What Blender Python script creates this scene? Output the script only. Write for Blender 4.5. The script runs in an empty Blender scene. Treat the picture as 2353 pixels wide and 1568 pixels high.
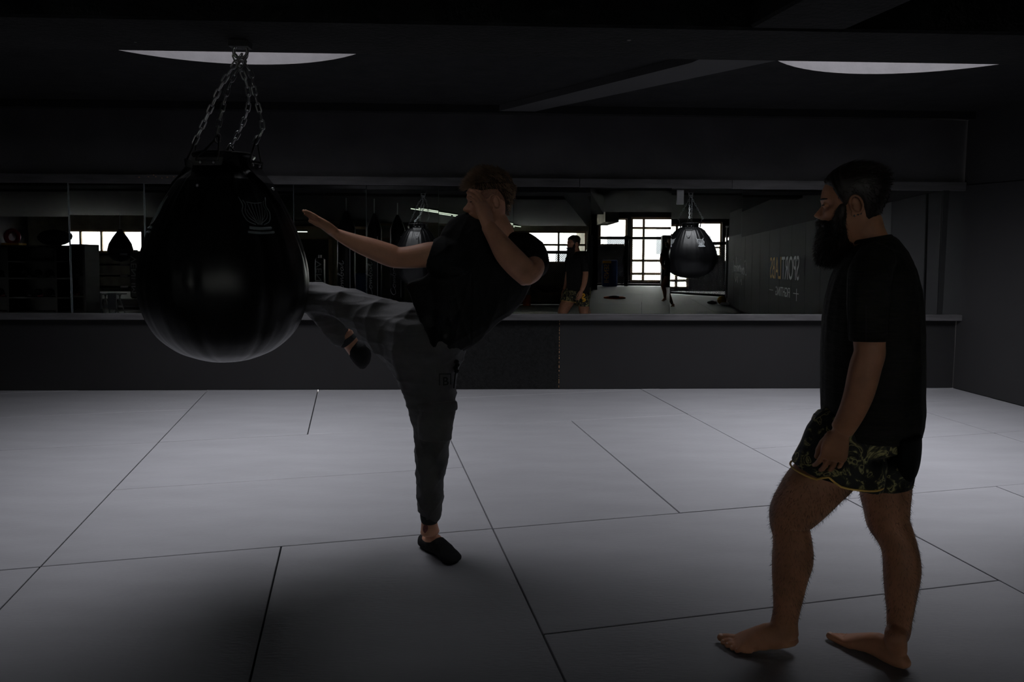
import bpy, bmesh, math, random
import numpy as np
from mathutils import Vector, Matrix
random.seed(7); RNG = np.random.default_rng(7)
SC = bpy.context.scene
COL = SC.collection
PI = math.pi
def rad(a): return a * PI / 180.0
# ------------------------------------------------------------------ camera
W, H = 2353.0, 1568.0
F, X0, Y0, EYE = 1635.0, 1176.5, 674.0, 1.46
AR = np.array([0.99918029, -0.04004684, 0.00591572])
AU = np.array([-0.00274457, 0.0787826, 0.99688804])
AF = np.array([0.04038827, 0.99608712, -0.07860811])
CAM = np.array([0.0, 0.0, EYE])
cd = bpy.data.cameras.new('camera'); co = bpy.data.objects.new('camera', cd); COL.objects.link(co)
cd.sensor_width = 36.0; cd.sensor_fit = 'HORIZONTAL'; cd.lens = F / W * 36.0
cd.shift_y = -(H / 2 - Y0) / W; cd.clip_start = 0.05; cd.clip_end = 200
m = Matrix.Identity(4)
for i in range(3):
    m[i][0] = AR[i]; m[i][1] = AU[i]; m[i][2] = -AF[i]; m[i][3] = CAM[i]
co.matrix_world = m
SC.camera = co
def ray(x, y): return AF + AR * (x - X0) / F - AU * (y - Y0) / F
def at(x, y, Y):
    v = ray(x, y); return CAM + v * (Y / v[1])
# ------------------------------------------------------------------ light
vs = SC.view_settings
SC.display_settings.display_device = 'sRGB'
vs.view_transform = 'Standard'; vs.look = 'None'; vs.gamma = 1.0; vs.use_curve_mapping = False
vs.exposure = 0.0
SC.cycles.use_denoising = True
SC.cycles.max_bounces = 7; SC.cycles.diffuse_bounces = 3; SC.cycles.glossy_bounces = 4; SC.cycles.transparent_max_bounces = 12
SC.cycles.sample_clamp_indirect = 40.0
SC.cycles.caustics_reflective = True
wd = bpy.data.worlds.new('overcast_sky'); SC.world = wd; wd.use_nodes = True
wd.node_tree.nodes['Background'].inputs[0].default_value = (1.0, 0.975, 0.93, 1)
wd.node_tree.nodes['Background'].inputs[1].default_value = 29.0
SKYLIGHTS = [(-1.62, 4.16), (2.77, 4.16)]
SKY_R, CEIL = 1.05, 2.67
SKY_TOP = 3.35
for (sx, sy) in SKYLIGHTS:
    l = bpy.data.lights.new('daylight', 'AREA'); l.shape = 'DISK'; l.size = 1.74; l.spread = rad(114)
    l.energy = 51 if sx < 0 else 64; l.color = (0.95, 0.96, 1.0)
    o = bpy.data.objects.new('daylight', l); o.location = (sx, sy - 0.02, SKY_TOP - 0.28); o.rotation_euler = (rad(18.5), 0, 0); COL.objects.link(o)   # lamp tilt added to shift the light pool towards the mirror wall
# ------------------------------------------------------------------ mesh helpers
def V(*a): return np.array(a, float)
def nz(v):
    v = np.asarray(v, float); n = np.linalg.norm(v); return v / n if n > 1e-12 else v
class MB:
    """collects shapes and links them as ONE mesh object"""
    def __init__(s): s.v = []; s.f = []
    def add(s, verts, faces):
        b = len(s.v); s.v += [tuple(map(float, p)) for p in verts]; s.f += [tuple(b + i for i in f) for f in faces]; return s
    def box(s, lo, hi, rot=None, org=None):
        x0, y0, z0 = lo; x1, y1, z1 = hi
        P = np.array([(x0,y0,z0),(x1,y0,z0),(x1,y1,z0),(x0,y1,z0),(x0,y0,z1),(x1,y0,z1),(x1,y1,z1),(x0,y1,z1)], float)
        if rot is not None: P = P @ np.array(rot).T
        if org is not None: P = P + np.array(org)
        return s.add(P, [(0,3,2,1),(4,5,6,7),(0,1,5,4),(1,2,6,5),(2,3,7,6),(3,0,4,7)])
    def quad(s, a, b, c, d): return s.add([a, b, c, d], [(0,1,2,3)])
    def prism(s, poly, z0, z1):
        n = len(poly)
        P = [(p[0], p[1], z0) for p in poly] + [(p[0], p[1], z1) for p in poly]
        fs = [tuple(range(n-1, -1, -1)), tuple(range(n, 2*n))] + [(i, (i+1) % n, n+(i+1) % n, n+i) for i in range(n)]
        return s.add(P, fs)
    def extrude(s, poly3, d):
        """planar polygon (3d points) pushed along d"""
        n = len(poly3); P = [np.array(p) for p in poly3]; Q = [p + np.array(d) for p in P]
        fs = [tuple(range(n-1, -1, -1)), tuple(range(n, 2*n))] + [(i, (i+1) % n, n+(i+1) % n, n+i) for i in range(n)]
        return s.add(P + Q, fs)
    def loft(s, rings, cap=True, closed=True):
        n = len(rings[0]); P = [p for r in rings for p in r]; fs = []
        for i in range(len(rings) - 1):
            for j in range(n if closed else n - 1):
                k = (j + 1) % n
                fs.append((i*n+j, i*n+k, (i+1)*n+k, (i+1)*n+j))
        if cap:
            fs.append(tuple(range(n-1, -1, -1))); fs.append(tuple((len(rings)-1)*n + j for j in range(n)))
        return s.add(P, fs)
    def tube(s, pts, r, n=8, cap=True, ref=None):
        return s.loft(tube_rings(pts, r, n, ref), cap)
    def lathe(s, prof, c=(0,0,0), n=32, cap=True):
        rings = [[(c[0] + r*math.cos(2*PI*j/n), c[1] + r*math.sin(2*PI*j/n), c[2] + z) for j in range(n)] for r, z in prof]
        return s.loft(rings, cap)
    def ellipsoid(s, c, r, n=16, m=10, rot=None):
        rings = []
        for i in range(m + 1):
            t = PI * (i / m) ; t = min(max(t, 0.02), PI - 0.02)
            ring = []
            for j in range(n):
                a = 2*PI*j/n
                p = np.array([r[0]*math.sin(t)*math.cos(a), r[1]*math.sin(t)*math.sin(a), -r[2]*math.cos(t)])
                if rot is not None: p = np.array(rot) @ p
                ring.append(p + np.array(c))
            rings.append(ring)
        return s.loft(rings)
    def torus(s, c, R, r, n=24, m=8, ax=None, ay=None, sy=1.0):
        ax = np.array(ax if ax is not None else (1,0,0), float); ay = np.array(ay if ay is not None else (0,1,0), float)
        az = np.cross(ax, ay); P = []; fs = []
        for i in range(n):
            a = 2*PI*i/n; d = ax*math.cos(a) + ay*math.sin(a)*sy; dn = nz(ax*math.cos(a)*sy + ay*math.sin(a))
            for j in range(m):
                b = 2*PI*j/m; P.append(np.array(c) + d*R + dn*r*math.cos(b) + az*r*math.sin(b))
        for i in range(n):
            for j in range(m):
                fs.append((i*m+j, ((i+1) % n)*m+j, ((i+1) % n)*m+(j+1) % m, i*m+(j+1) % m))
        return s.add(P, fs)
    def mesh(s, name, smooth=False):
        me = bpy.data.meshes.new(name); me.from_pydata(s.v, [], s.f); me.update()
        if smooth: me.polygons.foreach_set('use_smooth', [True]*len(me.polygons))
        return me
    def build(s, name, mat=None, parent=None, smooth=False, bevel=0):
        me = s.mesh(name, smooth)
        if bevel:
            bm = bmesh.new(); bm.from_mesh(me)
            bmesh.ops.bevel(bm, geom=bm.edges[:], offset=bevel, segments=1, affect='EDGES', profile=0.5)
            bm.to_mesh(me); bm.free()
        return link(name, me, mat, parent)
def link(name, me, mat=None, parent=None):
    o = bpy.data.objects.new(name, me); COL.objects.link(o)
    if mat is not None and me is not None:
        if not me.materials: me.materials.append(mat)
    if parent is not None: o.parent = parent; o.matrix_parent_inverse = parent.matrix_basis.inverted()
    return o
def tube_rings(pts, r, n=8, ref=None):
    pts = [np.array(p, float) for p in pts]; k = len(pts)
    if np.isscalar(r): r = [r]*k
    T = [nz(pts[min(i+1, k-1)] - pts[max(i-1, 0)]) for i in range(k)]
    u = np.array(ref, float) if ref is not None else (np.array([0,0,1.0]) if abs(T[0][2]) < 0.9 else np.array([1.0,0,0]))
    rings = []
    for i in range(k):
        u = u - T[i]*np.dot(u, T[i]); u = nz(u); w = np.cross(T[i], u)
        ra, rb = (r[i] if not np.isscalar(r[i]) else (r[i], r[i]))
        rings.append([pts[i] + u*ra*math.cos(2*PI*j/n) + w*rb*math.sin(2*PI*j/n) for j in range(n)])
    return rings
def empty(name, loc=(0,0,0)):
    o = bpy.data.objects.new(name, None); o.location = loc; o.empty_display_size = 0.1; COL.objects.link(o); return o
def tag(o, label, cat, group=None, kind=None):
    o['label'] = label; o['category'] = cat
    if group: o['group'] = group
    if kind: o['kind'] = kind
    return o
def struct(o): o['kind'] = 'structure'; return o
def copy_tree(o, loc=None, parent=None):
    c = o.copy(); COL.objects.link(c)
    if parent is not None: c.parent = parent
    for ch in list(o.children): copy_tree(ch, None, c)
    if loc is not None: c.location = loc
    return c
def rotz(a): c, s_ = math.cos(a), math.sin(a); return np.array([[c,-s_,0],[s_,c,0],[0,0,1]])
# ------------------------------------------------------------------ materials
def mat(name, col, rough=0.6, spec=0.4, metal=0.0, var=0.0, vscale=8.0, bump=0.0, bscale=60.0, stretch=None, emit=None, estr=0.0, spots=None, sss=0.0, coat=0.0, col2=None):
    m = bpy.data.materials.new(name); m.use_nodes = True; nt = m.node_tree; b = nt.nodes['Principled BSDF']
    b.inputs['Base Color'].default_value = (*col, 1); b.inputs['Roughness'].default_value = rough
    b.inputs['Specular IOR Level'].default_value = spec; b.inputs['Metallic'].default_value = metal
    if coat: b.inputs['Coat Weight'].default_value = coat; b.inputs['Coat Roughness'].default_value = 0.25
    if sss:
        b.inputs['Subsurface Weight'].default_value = sss; b.inputs['Subsurface Radius'].default_value = (1.0, 0.35, 0.2); b.inputs['Subsurface Scale'].default_value = 0.008
    if emit: b.inputs['Emission Color'].default_value = (*emit, 1); b.inputs['Emission Strength'].default_value = estr
    tc = nt.nodes.new('ShaderNodeTexCoord'); src = tc.outputs['Object']
    if stretch:
        mp = nt.nodes.new('ShaderNodeMapping'); mp.inputs['Scale'].default_value = stretch
        nt.links.new(src, mp.inputs['Vector']); src = mp.outputs['Vector']
    out = None
    if var or col2:
        n = nt.nodes.new('ShaderNodeTexNoise'); n.inputs['Scale'].default_value = vscale; n.inputs['Detail'].default_value = 6
        nt.links.new(src, n.inputs['Vector'])
        rp = nt.nodes.new('ShaderNodeValToRGB'); rp.color_ramp.elements[0].position = 0.3; rp.color_ramp.elements[1].position = 0.7
        c0 = [c*(1-var) for c in col]; c1 = [min(1, c*(1+var)) for c in (col2 or col)]
        rp.color_ramp.elements[0].color = (*c0, 1); rp.color_ramp.elements[1].color = (*c1, 1)
        nt.links.new(n.outputs['Fac'], rp.inputs['Fac']); out = rp.outputs['Color']
    if spots:
        n2 = nt.nodes.new('ShaderNodeTexVoronoi'); n2.inputs['Scale'].default_value = spots[0]
        nt.links.new(tc.outputs['Object'], n2.inputs['Vector'])
        r2 = nt.nodes.new('ShaderNodeValToRGB'); r2.color_ramp.elements[0].position = spots[1]; r2.color_ramp.elements[1].position = spots[1] + 0.01
        r2.color_ramp.elements[0].color = (1,1,1,1); r2.color_ramp.elements[1].color = (0,0,0,1)
        nt.links.new(n2.outputs['Distance'], r2.inputs['Fac'])
        mx = nt.nodes.new('ShaderNodeMix'); mx.data_type = 'RGBA'; mx.inputs[7].default_value = (*spots[2], 1)
        if out: nt.links.new(out, mx.inputs[6])
        else: mx.inputs[6].default_value = (*col, 1)
        nt.links.new(r2.outputs['Color'], mx.inputs[0]); out = mx.outputs[2]
    if out: nt.links.new(out, b.inputs['Base Color'])
    if bump:
        n3 = nt.nodes.new('ShaderNodeTexNoise'); n3.inputs['Scale'].default_value = bscale; n3.inputs['Detail'].default_value = 4
        nt.links.new(src, n3.inputs['Vector'])
        bp = nt.nodes.new('ShaderNodeBump'); bp.inputs['Strength'].default_value = bump; bp.inputs['Distance'].default_value = 0.01
        nt.links.new(n3.outputs['Fac'], bp.inputs['Height']); nt.links.new(bp.outputs['Normal'], b.inputs['Normal'])
    return m
M = {}
M['mat_grey'] = mat('mat_grey', (0.25,0.248,0.268), 0.55, 0.35, var=0.07, vscale=1.6, bump=0.22, bscale=26, stretch=(1,4,1), spots=(1.1,0.014,(0.05,0.05,0.055)))
M['subfloor'] = mat('subfloor', (0.2,0.198,0.214), 0.6, 0.3, var=0.06, vscale=2)
M['gap'] = mat('gap', (0.02,0.02,0.022), 0.8)
M['wall_black'] = mat('wall_black', (0.052,0.0505,0.054), 0.8, 0.12, var=0.15, vscale=2.5, bump=0.15, bscale=30)
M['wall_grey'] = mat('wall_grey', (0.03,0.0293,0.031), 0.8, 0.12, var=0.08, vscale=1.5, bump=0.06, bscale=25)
M['board_dark'] = mat('board_dark', (0.008,0.008,0.0083), 0.8, 0.12, var=0.4, vscale=45, bump=0.4, bscale=90)
M['board_grey'] = mat('board_grey', (0.018,0.0175,0.0187), 0.8, 0.12, var=0.06, vscale=2, bump=0.05, bscale=40)
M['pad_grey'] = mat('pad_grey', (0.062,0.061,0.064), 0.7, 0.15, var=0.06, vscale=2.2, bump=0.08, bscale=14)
M['trim'] = mat('trim', (0.065,0.063,0.067), 0.65, 0.25, var=0.3, vscale=7, bump=0.2, bscale=20, stretch=(0.4,3,3))
M['beam'] = mat('beam', (0.010,0.0098,0.0103), 0.85, 0.15, var=0.35, vscale=9, bump=0.5, bscale=40, spots=(3.2,0.022,(0.22,0.2,0.19)))
M['ceiling'] = mat('ceiling', (0.018,0.018,0.019), 0.9, 0.1, var=0.2, vscale=6, bump=0.3, bscale=30)
M["shaft"] = mat("shaft", (0.085,0.081,0.086), 0.8, 0.2, var=0.07, vscale=9, bump=0.25, bscale=25)
M['dome'] = mat('dome', (0.8,0.8,0.82), 0.4)
M['mirror_edge'] = mat('mirror_edge', (0.22,0.27,0.3), 0.25, 0.6)
def mirror_mat():
    m = bpy.data.materials.new('mirror_silver'); m.use_nodes = True; nt = m.node_tree
    b = nt.nodes['Principled BSDF']; b.inputs['Base Color'].default_value = (0.80,0.82,0.82,1); b.inputs['Metallic'].default_value = 1; b.inputs['Roughness'].default_value = 0.0
    return m
M['mirror'] = mirror_mat()
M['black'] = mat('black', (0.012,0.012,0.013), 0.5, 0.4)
M['chip'] = mat('chip', (0.45,0.25,0.13), 0.7)
M['print_white'] = mat('print_white', (0.9,0.9,0.92), 0.6)
M['print_gold'] = mat('print_gold', (0.9,0.56,0.15), 0.6)
M['wood_frame'] = mat('wood_frame', (0.40,0.27,0.16), 0.6, var=0.2, vscale=6, stretch=(1,1,0.2))
# ------------------------------------------------------------------ room
DW = 6.7525                      # mirror wall
RA = rad(9.0)                    # the right wall is not square to it
RC = V(4.633, 6.74, 0); RD = V(math.sin(RA), -math.cos(RA), 0); RN = V(-math.cos(RA), -math.sin(RA), 0)   # along (towards camera), into room
def rw(s, d, z): p = RC + RD*s + RN*d; return V(p[0], p[1], z)
XL, XR, YB = -17.0, 12.0, -17.6
struct(MB().box((XL,YB,-0.2), (XR,DW+0.3,-0.06)).build('floor', M['gap']))
FLOOR = bpy.data.objects['floor']
MA = rad(10.18); MU = V(math.cos(MA), math.sin(MA)); MV = V(-math.sin(MA), math.cos(MA)); MO = V(0.051, 3.47); SU, SV = 1.015, 0.975
def clip(poly, n, d):
    out = []
    for i in range(len(poly)):
        a, b = poly[i], poly[(i+1) % len(poly)]; da, db = np.dot(a, n) - d, np.dot(b, n) - d
        if da <= 0: out.append(a)
        if da*db < 0: out.append(a + (b-a)*da/(da-db))
    return out
mats_uv = []
hand = {}
def occ(u0, u1, v0, v1):
    mats_uv.append((u0, u1, v0, v1))
    for a in range(u0, u1):
        for b in range(v0, v1): hand[(a, b)] = 1
for r_ in [(-2,0,0,1),(-2,0,1,2),(-2,-1,2,4),(-1,0,2,4),(-2,-1,-2,0),(-1,0,-2,0),(0,1,0,2),(1,2,0,2),(0,2,-1,0),(0,2,-2,-1),(2,4,0,1),(2,4,1,2),(2,3,-2,0),(3,4,-2,0),
           (0,2,2,3),(0,2,3,4),(2,4,2,3),(2,4,3,4),(4,6,0,1),(4,6,1,2),(4,6,2,3),(4,6,3,4),(-3,-2,0,2),(-4,-3,0,2),(-4,-2,2,3),(-4,-2,3,4),(-4,-2,-1,0),(-4,-2,-2,-1),(4,6,-1,0),(4,6,-2,-1),
           (-6,-4,0,1),(-6,-4,1,2),(-6,-4,2,3),(-6,-4,3,4)]: occ(*r_)
for v in range(-16, 5):
    for u in range(-10, 8, 2):
        if all((u+i, v) not in hand for i in (0,1)): occ(u, u+2, v, v+1)
for (u0, u1, v0, v1) in mats_uv:
    g = 0.0035
    q = [MO + MU*a*SU + MV*b*SV for a, b in ((u0,v0),(u1,v0),(u1,v1),(u0,v1))]
    c = sum(q)/4; q = [p + MU*(-g if np.dot(p-c, MU) > 0 else g) + MV*(-g if np.dot(p-c, MV) > 0 else g) for p in q]
    q = clip(q, V(0,1), DW + 0.05)
    if len(q) >= 3:
        n2 = -RN[:2]; q = clip(q, n2, np.dot(n2, RC[:2]) + 0.03) if c[1] > -6 else q
    if len(q) < 3: continue
    off = random.uniform(-0.0012, 0.0012)
    b = MB().prism([p - c for p in q], -0.055, off)
    o = b.build('floor_mat', M['mat_grey'], FLOOR, bevel=0.002)
    o.location = (c[0], c[1], 0); o.rotation_euler = (0,0,0)
MB().box((XL,YB,-0.058), (XR,-6.0,-0.004)).build('floor_mat', M['mat_grey'], FLOOR)
# mirror wall
WB = struct(MB().box((XL,DW,0), (4.66,DW+0.2,CEIL)).build('wall_back', M['wall_black']))
MB().box((-9,DW-0.012,0.003), (-0.262,DW,0.70)).build('wall_board', M['board_grey'], WB, bevel=0.002)
MB().box((-0.258,DW-0.010,0.003), (0.728,DW,0.70)).build('wall_board', M['board_dark'], WB, bevel=0.002)
MB().box((0.733,DW-0.012,0.003), (4.625,DW,0.70)).build('wall_board', M['board_grey'], WB, bevel=0.002)
cb = MB()
for i in range(22):
    z = 0.02 + 0.66*i/22 + random.uniform(-.008,.008)
    cb.box((0.7285,DW-0.0135,z), (0.7325+random.uniform(-.002,.001),DW-0.006,z+random.uniform(.006,.022)))
for (px_, py_) in ((318,408),(340,407),(352,403),(357,407),(371,410),(383,408),(398,407),(1090,61),(1200,63)):
    p = at(px_, py_, DW-.05) if py_ > 100 else at(px_, py_, 2.79); w_ = random.uniform(.006,.016)
    if py_ > 100: cb.box((p[0],DW-.052,p[2]), (p[0]+w_,DW-.044,p[2]+.006))
cb.build('bare_wood_chips', M['chip'], WB)
T1 = struct(MB().box((-9,DW-0.085,0.675), (4.645,DW,0.735)).build('trim_1', M['trim'], bevel=0.004))
T2 = MB(); 
for a, b_ in ((-9,-2.2),(-2.197,0.9),(0.903,2.35),(2.353,4.63)):
    T2.box((a,DW-0.045-random.uniform(0,.004),1.932+random.uniform(-.003,.003)), (b_,DW,2.012+random.uniform(-.003,.003)))
struct(T2.build('trim_2', M['trim'], bevel=0.003))
PAN = [(-5.4,-4.5,1.1,-1.0),(-4.5,-3.80,1.10,-1.0),(-3.80,-3.12,1.0,-1.0),(-3.12,-2.45,1.1,-1.1),(-2.45,-1.76,1.15,-1.1),(-1.76,-1.09,1.25,-1.15),(-1.09,-.42,1.3,-1.2),(-.42,.28,1.35,-1.15),(.28,1.01,1.45,-1.1),
       (1.01,1.78,.65,-1.2),(1.78,2.46,1.0,-.6),(2.46,3.19,1.15,-.85),(3.19,4.0,1.1,-.85),(4.0,4.405,1.1,-.8),(4.462,4.635,1.1,-.8)]
MR = empty('wall_mirror', (0,DW-0.05,0.735)); tag(MR, 'long wall mirror made of tall panels above the narrow ledge', 'mirror')
for (a, b_, tau, psi) in PAN:
    w = b_ - a - 0.004; z0, z1 = 0.738, 1.93; cx, cz = (a+b_)/2, (z0+z1)/2
    t, s_ = rad(tau), rad(psi)
    n = V(math.sin(s_)*math.cos(t), -math.cos(s_)*math.cos(t), math.sin(t)); ux = nz(np.cross(V(0,0,1), -n)); ux = -ux if ux[0] < 0 else ux; uz = np.cross(ux, -n); uz = -uz if uz[2] < 0 else uz
    c = V(cx, DW-0.036, cz); hw, hh = w/2, (z1-z0)/2
    P = [c + ux*i*hw + uz*j*hh for i, j in ((-1,-1),(1,-1),(1,1),(-1,1))]; Q = [p - n*0.005 for p in P]
    me = bpy.data.meshes.new('mirror_panel'); me.from_pydata([tuple(p) for p in P+Q], [], [(0,1,2,3),(7,6,5,4),(0,4,5,1),(1,5,6,2),(2,6,7,3),(3,7,4,0)])
    me.materials.append(M['mirror']); me.materials.append(M['mirror_edge'])
    for i in range(1,6): me.polygons[i].material_index = 1
    link('mirror_panel', me, None, MR)
MB().box((4.407,DW-0.05,0.738), (4.460,DW-0.02,1.93)).build('black_strip', M['black'], MR)  # plain black strip between the last two panels
# right wall with grey pads, running 9 degrees off square
RL = 13.9
rwm = MB(); rwm.extrude([rw(0,0,0), rw(RL,0,0), rw(RL,0,CEIL), rw(0,0,CEIL)], -RN*0.2)
WR = struct(rwm.build('wall_right', M['wall_grey']))
ps = [0.0, 0.82]; 
while ps[-1] < RL - 0.3: ps.append(ps[-1] + 1.0)
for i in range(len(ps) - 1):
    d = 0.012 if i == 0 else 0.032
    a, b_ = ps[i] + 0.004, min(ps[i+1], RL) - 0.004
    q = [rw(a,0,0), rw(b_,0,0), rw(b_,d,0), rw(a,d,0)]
    MB().prism([p[:2] for p in q], 0.003, 1.985).build('wall_pad', M['pad_grey'] if i > 1 else M['wall_grey'], WR, bevel=0.006)  # two pads nearest the mirror coloured darker to lower how lit they look
def text_mesh(s, size, ext=0.002):
    cu = bpy.data.curves.new('t', 'FONT'); cu.body = s; cu.size = size; cu.extrude = ext; cu.resolution_u = 3
    o = bpy.data.objects.new('t', cu); COL.objects.link(o); dg = bpy.context.evaluated_depsgraph_get(); me = bpy.data.meshes.new_from_object(o.evaluated_get(dg))
    bpy.data.objects.remove(o); 
    P = np.array([v.co[:] for v in me.vertices]); F_ = [tuple(p.vertices) for p in me.polygons]; bpy.data.meshes.remove(me); bpy.data.curves.remove(cu)
    return P, F_
def place_text(s, org, ux, uy, width=None, height=None, name='lettering', m_=None, parent=None, ext=0.002):
    """text laid with its lower left corner at org, along ux, up uy"""
    P, F_ = text_mesh(s, 1.0, 0.5)
    lo, hi = P.min(0), P.max(0); P = (P - lo); sz = hi - lo
    sx = (width/sz[0]) if width else height/sz[1]; sy = (height/sz[1]) if height else sx
    un = np.cross(nz(ux), nz(uy))
    Q = np.array(org) + np.outer(P[:,0]*sx, nz(ux)) + np.outer(P[:,1]*sy, nz(uy)) + np.outer(P[:,2]/sz[2]*ext, un)
    return MB().add(Q, F_).build(name, m_, parent)
def wallY(Y): return (RC[1]-Y)/math.cos(RA)
# wall lettering
s0, s1 = wallY(0.60), wallY(-1.85); L = s1 - s0; up = V(0,0,1); off = 0.034
def wt(s_txt, a, w, z, h, m_): return place_text(s_txt, rw(a,off,z), RD, up, w, h, 'lettering', m_, WR, 0.003)
wt('SPORT', s0, L*0.56, 0.94, 0.46, M['print_white'])
wt('LABS', s0 + L*0.585, L*0.415, 0.94, 0.46, M['print_gold'])
wt('FIGHTING', s0 + L*0.27, L*0.50, 0.60, 0.19, M['print_white'])
for a, b_ in ((0.0,0.16),(0.86,1.02)): MB().extrude([rw(s0+L*a,off,0.69), rw(s0+L*b_,off,0.69), rw(s0+L*b_,off,0.705), rw(s0+L*a,off,0.705)], RN*0.003).build('lettering', M['print_white'], WR)
MB().extrude([rw(s0+L*.055,off,0.56), rw(s0+L*.068,off,0.56), rw(s0+L*.068,off,0.79), rw(s0+L*.055,off,0.79)], RN*0.003).build('lettering', M['print_white'], WR)
# cursive word on the far pads
def stroke(pts, w): return tube_rings(pts, w, 6)
CUR = {'C': [(.9,.85),(.6,1),(.2,.75),(.05,.35),(.3,0),(.7,.05),(1,.25)], 'o': [(.0,.25),(.2,.5),(.45,.45),(.45,.1),(.2,0),(.05,.2),(.3,.45),(.65,.35)],
       'm': [(0,.3),(.1,.48),(.1,0),(.3,.45),(.38,.4),(.38,0),(.55,.45),(.68,.4),(.68,.05),(.85,.15)], 'b': [(0,.2),(.35,.95),(.2,1),(.15,.1),(.35,0),(.5,.25),(.3,.42),(.65,.38)],
       'a': [(.45,.4),(.2,.48),(.05,.2),(.2,0),(.42,.2),(.47,.45),(.47,.08),(.65,.15)], 't': [(0,.2),(.3,.9),(.2,.1),(.4,0),(.6,.2)]}
def cursive(word, org, ux, uy, h, w, wid, name, m_, parent):
    b = MB(); x = 0; seq = []
    for ch in word:
        k = CUR[ch]; seq.append([(x+p[0]*.8, p[1]) for p in k]); x += max(p[0] for p in k)*.8
    sc = w / x
    for k in seq:
        pts = [np.array(org) + nz(ux)*(p[0]*sc + p[1]*h*0.15) + nz(uy)*p[1]*h for p in k]
        P = []
        for i in range(len(pts)-1):
            p0, p1, p2, p3 = pts[max(i-1,0)], pts[i], pts[i+1], pts[min(i+2,len(pts)-1)]
            for t in np.linspace(0,1,5)[:-1]:
                P.append(0.5*((2*p1) + (-p0+p2)*t + (2*p0-5*p1+4*p2-p3)*t*t + (-p0+3*p1-3*p2+p3)*t**3))
        P.append(pts[-1]); b.tube(P, wid, 6)
    return b.build(name, m_, parent)
cursive('Combat', rw(wallY(-4.6),off-.013,0.98), RD, up, 0.38, 1.5, 0.016, 'lettering', M['print_white'], WR)
place_text('IV', rw(wallY(-5.3),off,0.70), RD, up, 0.5, 0.17, 'lettering', M['print_white'], WR, 0.003)
# ceiling with two round openings, beams
CE = MB()
def plate_hole(b, x0, x1, y0, y1, cx, cy, r, z, n=64):
    C_ = []; S_ = []
    for j in range(n):
        a = 2*PI*j/n; d = V(math.cos(a), math.sin(a)); C_.append((cx+r*d[0], cy+r*d[1], z))
        tx = ((x1-cx)/d[0] if d[0] > 1e-9 else ((x0-cx)/d[0] if d[0] < -1e-9 else 1e9)); ty = ((y1-cy)/d[1] if d[1] > 1e-9 else ((y0-cy)/d[1] if d[1] < -1e-9 else 1e9))
        t = min(tx, ty); S_.append((cx+t*d[0], cy+t*d[1], z))
    for j in range(n):
        k = (j+1) % n; b.quad(C_[j], S_[j], S_[k], C_[k])
        # corner filler
        a, c = S_[j], S_[k]
        if abs(a[0]-c[0]) > 1e-6 and abs(a[1]-c[1]) > 1e-6:
            X = x1 if max(a[0],c[0]) > cx else x0; Y = y1 if max(a[1],c[1]) > cy else y0
            b.add([a, (X,Y,z), c], [(0,1,2)])
z = CEIL; YS = -9.8
plate_hole(CE, -4.0, 0.6, 2.9, 5.5, *SKYLIGHTS[0], SKY_R, z); plate_hole(CE, 0.6, 5.2, 2.9, 5.5, *SKYLIGHTS[1], SKY_R, z)
for (x0,x1,y0,y1) in ((XL,-4.0,YS,DW+.2),(5.2,XR,YS,DW+.2),(-4.0,5.2,YS,2.9),(-4.0,5.2,5.5,DW+.2)): CE.quad((x0,y0,z),(x1,y0,z),(x1,y1,z),(x0,y1,z))
CE.quad((XL,YS,z),(XR,YS,z),(XR,YS,3.3),(XL,YS,3.3)); CE.quad((XL,YB,3.3),(XR,YB,3.3),(XR,YS,3.3),(XL,YS,3.3))
CEO = struct(CE.build('ceiling', M['ceiling']))
for (sx, sy) in SKYLIGHTS:
    b = MB(); n = 64
    ring = lambda r, zz: [(sx+r*math.cos(2*PI*j/n), sy+r*math.sin(2*PI*j/n), zz) for j in range(n)]
    b.loft([ring(SKY_R,CEIL-.004), ring(SKY_R,SKY_TOP), ring(SKY_R+.12,SKY_TOP), ring(SKY_R+.12,CEIL+.004)], cap=False)
    b.build('skylight_shaft', M['shaft'], CEO, smooth=True)
    MB().lathe([(SKY_R+.14,0),(SKY_R+.05,.14),(SKY_R*.75,.27),(SKY_R*.4,.34),(0.02,.36)], (sx,sy,SKY_TOP), 48).build('skylight_dome', M['dome'], CEO, smooth=True)
MB().box((XL,2.80,2.27), (5.6,3.28,CEIL+.02)).build('beam', M['beam'], CEO, bevel=0.01)
bd = nz(V(math.sin(rad(9)), -math.cos(rad(9)), 0)); bn = V(bd[1], -bd[0], 0)
q = [V(1.03,2.8,0), V(1.41,2.8,0), V(1.41,2.8,0)+bd*7, V(1.03,2.8,0)+bd*7]
MB().prism([p[:2] for p in q], 2.275, CEIL+.02).build('beam', M['beam'], CEO, bevel=0.01)
MB().prism([(0.08,6.75),(0.40,6.75),(1.9,4.66),(1.85,3.28),(1.75,3.28),(1.37,4.75)], 2.615, CEIL+.01).build('beam', M['pad_grey'], CEO)  # paler than the other beams, its lit underside put into the colour
MB().box((XL,DW-0.10,2.60), (4.7,DW,CEIL+.01)).build('beam', M['ceiling'], CEO)
for yb in (0.2,): MB().box((XL,yb,2.45), (6.2,yb+.4,CEIL+.02)).build('beam', M['beam'], CEO, bevel=0.01)
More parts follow.
